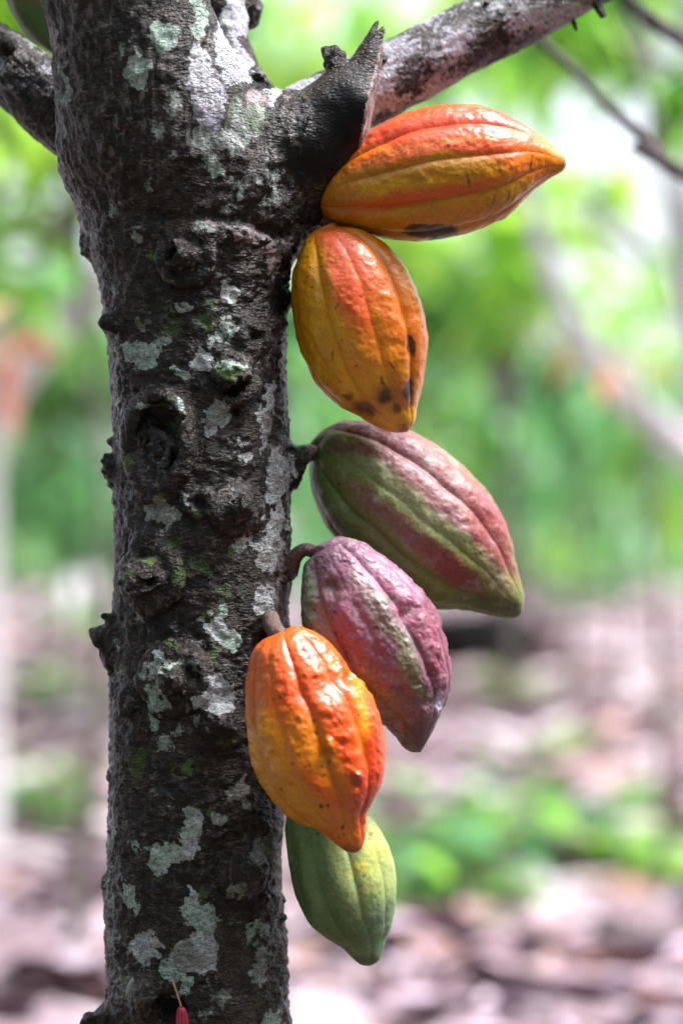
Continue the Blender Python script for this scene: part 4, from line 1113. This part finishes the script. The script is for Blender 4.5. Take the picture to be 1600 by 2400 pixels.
def leaves(pos, size, yaw, pitch, roll, cols, tmpl=LT):
    """pos Nx3; leaf grows along +y turned by yaw, pitched down; returns V, F, C"""
    Vt, Ft = tmpl
    n = len(pos)
    cy, sy = np.cos(yaw), np.sin(yaw); cp, sp = np.cos(pitch), np.sin(pitch); cr, sr_ = np.cos(roll), np.sin(roll)
    z = np.zeros(n); o = np.ones(n)
    Rz = np.array([[cy, -sy, z], [sy, cy, z], [z, z, o]]).transpose(2, 0, 1)
    Rx = np.array([[o, z, z], [z, cp, -sp], [z, sp, cp]]).transpose(2, 0, 1)
    Ry = np.array([[cr, z, sr_], [z, o, z], [-sr_, z, cr]]).transpose(2, 0, 1)
    M = Rz @ Rx @ Ry
    V = np.einsum('nij,vj->nvi', M, Vt) * size[:, None, None] + pos[:, None, :]
    F = (Ft[None] + (np.arange(n) * len(Vt))[:, None, None]).reshape(-1, 4)
    C = np.repeat(cols, len(Vt), 0)
    return V.reshape(-1, 3), F, C

def pick(cols, n, weights=None, jitter=0.18):
    cols = np.array(cols, float)
    ix = rng.choice(len(cols), n, p=weights)
    return np.clip(cols[ix] * (1 + jitter * rng.standard_normal((n, 1))), 0.005, 0.95)

# dry leaves on the ground
n = 9000
dd = 4.0 + 19.5 * rng.random(n) ** 1.7
xx = (rng.random(n) - 0.5) * (dd * 0.42 + 1.6)
yy = dd - D
pos = np.column_stack([xx, yy, gz_at(xx, yy) + 0.01 + 0.025 * rng.random(n)])
cl = pick([(.42, .30, .33), (.30, .18, .18), (.56, .47, .52), (.22, .15, .18), (.46, .30, .29), (.60, .50, .57), (.42, .30, .38)], n, [.2, .14, .2, .12, .1, .14, .10])
near = np.clip((7.6 - dd) / 2.5, 0, 1)[:, None]  # near leaves take darker shaded tones, far ones pale sunlit tones, by colour
mauve = pick([(.33, .23, .27), (.25, .17, .20), (.40, .31, .39), (.40, .23, .18), (.46, .38, .46)], n, [.3, .25, .2, .1, .15])
cl = np.where(rng.random((n, 1)) < near * .85, mauve, cl)
V, F, C_ = leaves(pos, 0.15 + 0.19 * rng.random(n) ** 1.5, rng.random(n) * 6.28, rng.normal(0, .13, n), rng.normal(0, .2, n), cl, LTflat)
tag(mesh_obj('leaf_litter', V, F, M_litter, cols={'Col': C_}), 'pinkish brown dry leaves covering the forest floor', 'leaf litter', kind='stuff')

# ------------------------------------------------------------------ trees beyond
YG = (.31, .52, .10); LG = (.20, .42, .11); MG = (.11, .28, .055); DG = (.045, .14, .04); BG = (.13, .34, .20); MINT = (.36, .56, .44); PKL = (.50, .24, .20)
def crown_leaves(center, radii, n, size=(.16, .30), cols=(YG, LG, MG, DG), wts=None, droop=0.45, clumps=None, seed=0):
    center = np.asarray(center, float); radii = np.asarray(radii, float)
    k = clumps or max(4, n // 28)
    cc = rng.normal(0, 0.42, (k, 3)); cc /= np.maximum(1, np.linalg.norm(cc, axis=1))[:, None]
    ci = rng.integers(0, k, n)
    pos = center + cc[ci] * radii + rng.normal(0, .17, (n, 3)) * np.minimum(radii, .8)
    yaw = rng.random(n) * 6.28; pitch = -droop + rng.normal(0, .45, n); roll = rng.normal(0, .5, n)
    sz = size[0] + (size[1] - size[0]) * rng.random(n)
    # leaves of one clump share a tone
    ct = pick(cols, k, wts, .12)[ci] * (1 + .15 * rng.standard_normal((n, 1)))
    return leaves(pos, sz, yaw, pitch, roll, np.clip(ct, .004, .9)), center + cc * radii

def bg_tree(label, base, trunk_pts, rads, mat, crowns, group='trees beyond the cocoa tree', extra=(), cat='tree', lump=.006):
    root = empty('tree', base)
    tag(root, label, cat, group)
    V, F, bc = tube(trunk_pts, rads, 16, 8, lump, int(abs(base[0]) * 100) % 97, True)
    def tri(F): 
        q = F[F[:, 0] != F[:, 3]]; t3 = F[F[:, 0] == F[:, 3]][:, :3]
        return np.vstack([q[:, [0, 1, 2]], q[:, [0, 2, 3]], t3])
    mesh_obj('trunk', V, tri(F), mat, root)
    for (pts, rd) in extra:
        V, F, bc = tube(pts, rd, 12, 8, lump * .6, 5, True)
        mesh_obj('limb', V, tri(F), mat, root)
    Vs, Fs, Cs, off = [], [], [], 0
    tw = []
    for c in crowns:
        (V, F, C_), cl_ = crown_leaves(**c)
        Vs.append(V); Fs.append(F + off); Cs.append(C_); off += len(V)
        tw.append((np.asarray(c['center'], float), cl_))
    if Vs:
        mesh_obj('crown', np.vstack(Vs), np.vstack(Fs), M_leaf, root, cols={'Col': np.vstack(Cs)})
        # twigs from the trunk top to the clumps, one mesh
        TVs, TFs, o2 = [], [], 0
        top = np.asarray(trunk_pts[-1], float)
        for (cc, cl_) in tw:
            for q in cl_[:14]:
                V, F, bc = tube([top, (top + q) / 2 + rng.normal(0, .06, 3), q], [.018, .010, .004], 5, 3, 0, 0, False)
                TVs.append(V); TFs.append(F + o2); o2 += len(V)
        if TVs: mesh_obj('twigs', np.vstack(TVs), np.vstack(TFs), mat, root)
    return root

def Q(px, py, d):
    """photo pixel at distance d from the camera"""
    return np.array([(px - 800) / 5664 * d, d - D, H + (1200 - py) / 5664 * d])
def base_at(px, d):
    x = (px - 800) / 5664 * d
    return np.array([x, d - D, float(gz_at(x, d - D))])

# pale tree at the right edge with a leaning limb
b = base_at(1790, 7.0)
bg_tree('pale grey tree at the right edge with a limb leaning up to the left', b,
        [b - [0, 0, .1], Q(1760, 1500, 7), Q(1665, 1100, 7), Q(1630, 800, 7), Q(1620, 300, 7), Q(1660, -300, 7)], [.055, .046, .042, .036, .03, .025], M_pale,
        [dict(center=Q(1560, -160, 7.0), radii=(.7, .7, .42), n=190, cols=(YG, LG, MG), wts=[.45, .35, .2])],
        extra=[([Q(1660, 1090, 7), Q(1470, 930, 6.95), Q(1360, 780, 6.9), Q(1290, 640, 6.9), Q(1230, 420, 6.9)], [.05, .046, .036, .030, .02])])
# left edge tree
b = base_at(-45, 6.2)
bg_tree('pale tree at the left edge with a thick limb leaning to the right', b,
        [b - [0, 0, .1], Q(-42, 1500, 6.2), Q(-36, 1050, 6.2), Q(-35, 600, 6.2), Q(-60, 100, 6.2), Q(-60, -500, 6.2)], [.07, .05, .045, .05, .04, .03], M_pale,
        [dict(center=Q(60, 100, 6.0), radii=(.75, .6, .5), n=300, cols=(YG, LG, MG, DG), wts=[.3, .3, .25, .15])],
        extra=[([Q(-20, 960, 6.2), Q(70, 850, 6.2), Q(150, 760, 6.2), Q(240, 660, 6.2), Q(420, 500, 6.3)], [.05, .045, .04, .035, .025])])
# centre-right dark tree
b = base_at(1190, 10.5)
bg_tree('dark trunked tree standing in the middle distance right of the pods', b,
        [b - [0, 0, .1], Q(1200, 1200, 10.5), Q(1185, 950, 10.5), Q(1200, 720, 10.5), Q(1240, 500, 10.5)], [.05, .045, .06, .10, .05], M_dark,
        [dict(center=Q(1090, 640, 10.6), radii=(.42, .5, .34), n=190, cols=(LG, MG, DG), wts=[.45, .4, .15]), dict(center=Q(1240, 830, 10.2), radii=(.42, .4, .16), n=60, cols=(DG, (.12, .06, .07)), wts=[.6, .4])])
specs = [  # px, distance, crown px py, radii, leaves, tones
    (930, 8.5, 870, 250, (1.0, .8, .55), 260, (YG, LG, MG), [.5, .3, .2], 'slim tree behind the torn stub with bright yellow green leaves'),
    (1010, 13.0, 1000, 900, (1.1, .9, .65), 480, (BG, MG, MINT, DG), [.36, .2, .12, .32], 'bushy mid green tree right behind the mauve pod, far off'),
    (1390, 12.0, 1400, 1010, (1.2, .9, .55), 420, (BG, MG, MINT, LG), [.35, .25, .2, .2], 'bushy blue green tree between the two limbs at the right'),
    (150, 9.5, 130, 900, (.9, .8, .60), 520, (MG, DG, MINT, BG), [.28, .35, .1, .27], 'leafy green tree left of the trunk at mid height'),
    (60, 12.0, 100, 1080, (1.2, .8, .45), 420, (BG, MG, DG), [.35, .25, .4], 'low dark green tree left of the trunk, near the ground'),
    (240, 5.0, 120, 460, (.55, .5, .30), 150, (YG, LG, MG), [.5, .3, .2], 'yellow green leafy tree close behind the left side of the trunk'),
    (1460, 5.2, 1540, 60, (.30, .4, .22), 60, (LG, MG, DG), [.35, .4, .25], 'broad leaved green tree behind the thin bare branch at the upper right'),
    (1700, 10.0, 1560, 900, (.8, .8, .60), 240, (LG, YG, BG), [.4, .35, .25], 'light green tree beyond the pale tree at the right edge'),
    (760, 16.0, 760, 1000, (1.8, 1.0, 1.0), 560, (BG, MG, MINT, DG), [.36, .2, .12, .32], 'wide far tree mostly behind the trunk and pods'),
    (1250, 17.0, 1240, 1040, (2.0, 1.0, .7), 560, (BG, LG, MG), [.4, .3, .3], 'wide far tree behind the dark trunked one'),
    (-200, 15.0, 20, 700, (1.8, 1.0, 1.1), 650, (LG, MG, BG), [.4, .35, .25], 'far tree at the left behind the leaning limb'),
    (520, 11.0, 560, 120, (1.3, 1.0, .7), 300, (YG, LG, MG), [.55, .3, .15], 'tall light green tree behind the fork'),
    (1640, 8.0, 1480, 560, (.55, .5, .34), 42, (YG, LG), [.6, .4], 'thinly leaved young tree in front of the bright gap at the right'),
    (1330, 8.6, 1290, 640, (.45, .4, .30), 46, (LG, YG, MG), [.5, .3, .2], 'slender young tree just right of the level orange pod, far off'),
    (1150, 9.0, 1150, 120, (.9, .8, .45), 260, (YG, LG, MG), [.4, .35, .25], 'tree with hanging green leaves above the level pod'),
]
for (px, d, cpx, cpy, rad_, nl_, cols_, wts_, lb_) in specs:
    b = base_at(px, d)
    cz = Q(cpx, cpy, d)
    top = Q((px + cpx) / 2, cpy + 60, d); b = base_at(1760 if cpx > 1420 else (cpx + 40 if abs(cpx - 464) > 260 else 464), d)
    mid = (b + top) / 2 + np.array([.06, .05, 0])
    bg_tree(lb_, b, [b - [0, 0, .1], mid, top], [.016, .013, .010], M_grey,
            [dict(center=cz, radii=rad_, n=nl_, cols=cols_, wts=wts_)])

# far undergrowth closing the view
n = 7000
dd = 19 + 9 * rng.random(n)
xx = (rng.random(n) - .5) * 24
hh = rng.random(n) ** 1.3 * (.95 + .55 * np.sin(xx * 1.1) + .4 * np.sin(xx * 2.7 + 1))
pos = np.column_stack([xx, dd - D, gz_at(xx, dd - D) + np.abs(hh)])
V, F, C_ = leaves(pos, .25 + .3 * rng.random(n), rng.random(n) * 6.28, -.6 + rng.normal(0, .5, n), rng.normal(0, .5, n), pick([(.15, .32, .21), BG, MG, (.30, .48, .34), DG], n, [.22, .28, .2, .08, .22]))
tag(mesh_obj('undergrowth', V, F, M_leaf, cols={'Col': C_}), 'mass of green undergrowth closing the view at the far edge of the grove', 'undergrowth', kind='stuff')

# thin bare branches crossing the upper right, out of focus, from a shrub that stands outside the frame
b = np.array([1.25, 0.75, 0.0]); b[2] = float(gz_at(b[0], b[1]))
rt = bg_tree('slender bare branches crossing the upper right corner, blurred', b,
        [b, (1.22, .75, .7), (1.12, .74, 1.2), (.95, .72, 1.75), (.80, .70, 2.1)], [.035, .03, .026, .022, .018], M_dark, [],
        extra=[([(1.15, .74, 1.05), Q(1640, 430, 2.45), Q(1560, 370, 2.45), Q(1440, 262, 2.45), Q(1360, 180, 2.45), Q(1265, 95, 2.45), Q(1200, 20, 2.45), Q(1120, -160, 2.45)], [.012, .0075, .0065, .006, .0055, .005, .004, .003]),
               ([(1.17, .74, 1.0), (.80, .76, 1.38), Q(1600, 96, 2.6), Q(1540, 52, 2.6), Q(1460, -10, 2.6), Q(1300, -200, 2.6)], [.012, .0095, .009, .0085, .008, .005])], group=None, cat='shrub', lump=.0012)
rt.name = 'bare_shrub'

# ------------------------------------------------------------------ low plants, stump, logs
def plant(label, px, py, n, size, cols, h=0.12, spread=.12, wts=None, group='seedlings on the forest floor', pitch=.1, name='seedling'):
    g0 = ground_pt(px, py)
    root = empty(name, g0); tag(root, label, 'plant', group)
    pos = g0 + np.column_stack([rng.normal(0, spread, n), rng.normal(0, spread, n), h * (.35 + .65 * rng.random(n))])
    V, F, C_ = leaves(pos, size * (.7 + .6 * rng.random(n)), rng.random(n) * 6.28, pitch + rng.normal(0, .35, n), rng.normal(0, .3, n), pick(cols, n, wts, .12))
    mesh_obj('foliage', V, F, M_leaf, root, cols={'Col': C_})
    Vs, Fs, o2 = [], [], 0
    for q in pos[:min(n, 20)]:
        V, F, bc = tube([g0 + [rng.normal(0, spread * .3), 0, -.01], (g0 + q) / 2 + [0, 0, .02], q], [.004, .0035, .002], 5, 3, 0, 0, False)
        Vs.append(V); Fs.append(F + o2); o2 += len(V)
    mesh_obj('stem', np.vstack(Vs), np.vstack(Fs), M_grey, root)
    return root
plant('broad clump of bright green seedlings right of the lowest pod', 1090, 2070, 60, .17, [LG, BG, (.10, .30, .12)], .22, .20)
plant('green seedlings in front of the broad clump, right of the green pod tip', 1000, 2130, 26, .15, [MG, BG], .14, .12)
plant('low yellow green plant at the front of the broad clump', 1170, 2150, 14, .16, [LG, MG], .10, .08)
plant('yellow green seedling at the lower right', 1440, 2090, 22, .18, [YG, LG], .14, .10)
plant('dark green seedling behind the yellow green one at the lower right', 1400, 2000, 18, .15, [BG, MG], .16, .12)
plant('green plant at the lower left edge', 60, 1990, 30, .17, [LG, BG, MG], .20, .13)
plant('small green plant halfway up the ground left of the trunk', 150, 1660, 24, .16, [LG, MG], .16, .16)
plant('upright green blade leaved plant right of the crimson pod', 1318, 1400, 22, .40, [LG, YG], .18, .06, pitch=1.2)
plant('low green plant right of the crimson pod tip', 1400, 1440, 40, .22, [BG, MG], .22, .30)
plant('pale green plant on the sunlit ground right of the mauve pod', 1160, 1650, 16, .16, [LG, YG], .14, .12)
plant('green plant behind the mauve pod', 1250, 1800, 16, .15, [LG, MG], .10, .14)
plant('green plant under the front of the litter at the left of the trunk', 190, 1500, 26, .2, [LG, BG], .2, .25)

def log(label, p0, p1, r, mat, cat='log', name='fallen_log', bend=(0, 0, .05)):
    V, F, bc = tube([p0, (np.asarray(p0) + p1) / 2 + bend, p1], [r, r * .95, r * .8], 20, 10, r * .12, 3, True)
    q = F[F[:, 0] != F[:, 3]]; t3 = F[F[:, 0] == F[:, 3]][:, :3]
    o = mesh_obj(name, V, np.vstack([q[:, [0, 1, 2]], q[:, [0, 2, 3]], t3]), mat)
    return tag(o, label, cat)
M_black = simple_material('log_shade_black', (0.002, 0.002, 0.002), (0.010, 0.008, 0.009), 20, 0.95, 0.01)  # near-black colour stands for the shade under the log
g1, g2 = ground_pt(1010, 1590), ground_pt(1225, 1560)
log('log coloured black for the shade under it, behind the tip of the mauve pod', g1 + [0, 0, .12], g2 + [0, 0, .12], .17, M_black, bend=(0, 0, .02))
M_black.node_tree.nodes['Principled BSDF'].inputs['Specular IOR Level'].default_value = 0.05
gp = ground_pt(1430, 2330)
log('dark stick lying on the litter at the lower right', gp + [-.35, .1, .02], gp + [.45, .35, .05], .025, M_dark, 'stick', 'fallen_stick', (0, 0, .03))
g1, g2 = ground_pt(120, 1480), ground_pt(265, 1400)
log('pale curved log on the ground left of the trunk', g1 + [0, 0, .06], g2 + [.3, .6, .25], .09, M_pale, bend=(-.05, 0, .18))
# big single leaves out of focus near the edges: part of shrubs standing beside the frame
def spray(label, base, pts, leaf_pos, size, cols, name='shrub', mat=M_grey):
    root = empty(name, base); tag(root, label, 'shrub')
    V, F, bc = tube(pts, np.linspace(.012, .004, len(pts)), 8, 8, 0, 0, False)
    mesh_obj('stem', V, F, mat, root)
    n = len(leaf_pos)
    V, F, C_ = leaves(np.array(leaf_pos), np.full(n, size) * (.85 + .3 * rng.random(n)), rng.random(n) * 6.28, -.7 + rng.normal(0, .35, n), rng.normal(0, .4, n), pick(cols, n, None, .1))
    mesh_obj('foliage', V, F, M_leaf, root, cols={'Col': C_})
b = base_at(-160, 4.2)
spray('shrub with young pink leaves at the left edge', b, [b, Q(-120, 1300, 4.2), Q(-60, 850, 4.2), Q(60, 700, 4.2)], [Q(20 + 40 * rng.random(), 700 + 150 * rng.random(), 4.2) for _ in range(6)], .15, [(.46, .24, .26), (.5, .36, .38)])
b = base_at(1560, 5.6)
spray('shrub with orange brown leaves beside the pale right tree', b, [b, Q(1540, 1300, 5.6), Q(1500, 900, 5.6), Q(1430, 800, 5.6)], [Q(1320 + 220 * rng.random(), 790 + 90 * rng.random(), 5.6) for _ in range(5)], .11, [(.50, .26, .18), (.50, .38, .34)])

# ------------------------------------------------------------------ the cocoa tree's own crown, above the picture: it shades the trunk and pods
n = 520
rr_ = rng.random(n) ** .6; an = rng.random(n) * 6.28
pos = np.column_stack([-.60 + .80 * rr_ * np.cos(an), 0.98 + .62 * rr_ * np.sin(an), 2.58 + .35 * rng.random(n)])
pos[:, 2] += (pos[:, 1] - .98) * .25
V, F, C_ = leaves(pos, .20 + .12 * rng.random(n), rng.random(n) * 6.28, -.35 + rng.normal(0, .25, n), rng.normal(0, .3, n), pick([LG, MG, DG], n, [.3, .45, .25]))
mesh_obj('crown', V, F, M_leaf, tree, cols={'Col': C_})

# unseen greenery added behind and beside the camera to keep light coming from above
n = 12000
an = rng.uniform(-205, 25, n) * math.pi / 180
rd = 5.2 + 1.6 * rng.random(n)
xx, yy = rd * np.cos(an), -.3 + rd * np.sin(an)
pos = np.column_stack([xx, yy, gz_at(xx, yy) + 4.7 * rng.random(n) ** .85])
V, F, C_ = leaves(pos, .34 + .25 * rng.random(n), rng.random(n) * 6.28, -.7 + rng.normal(0, .4, n), rng.normal(0, .5, n), pick([MG, DG, (.03, .09, .03)], n, [.2, .4, .4]))
tag(mesh_obj('sky_blocker', V, F, M_leaf, cols={'Col': C_}), 'unseen mass of dark green leaves added to block low sky light', 'sky_blocker', kind='stuff')
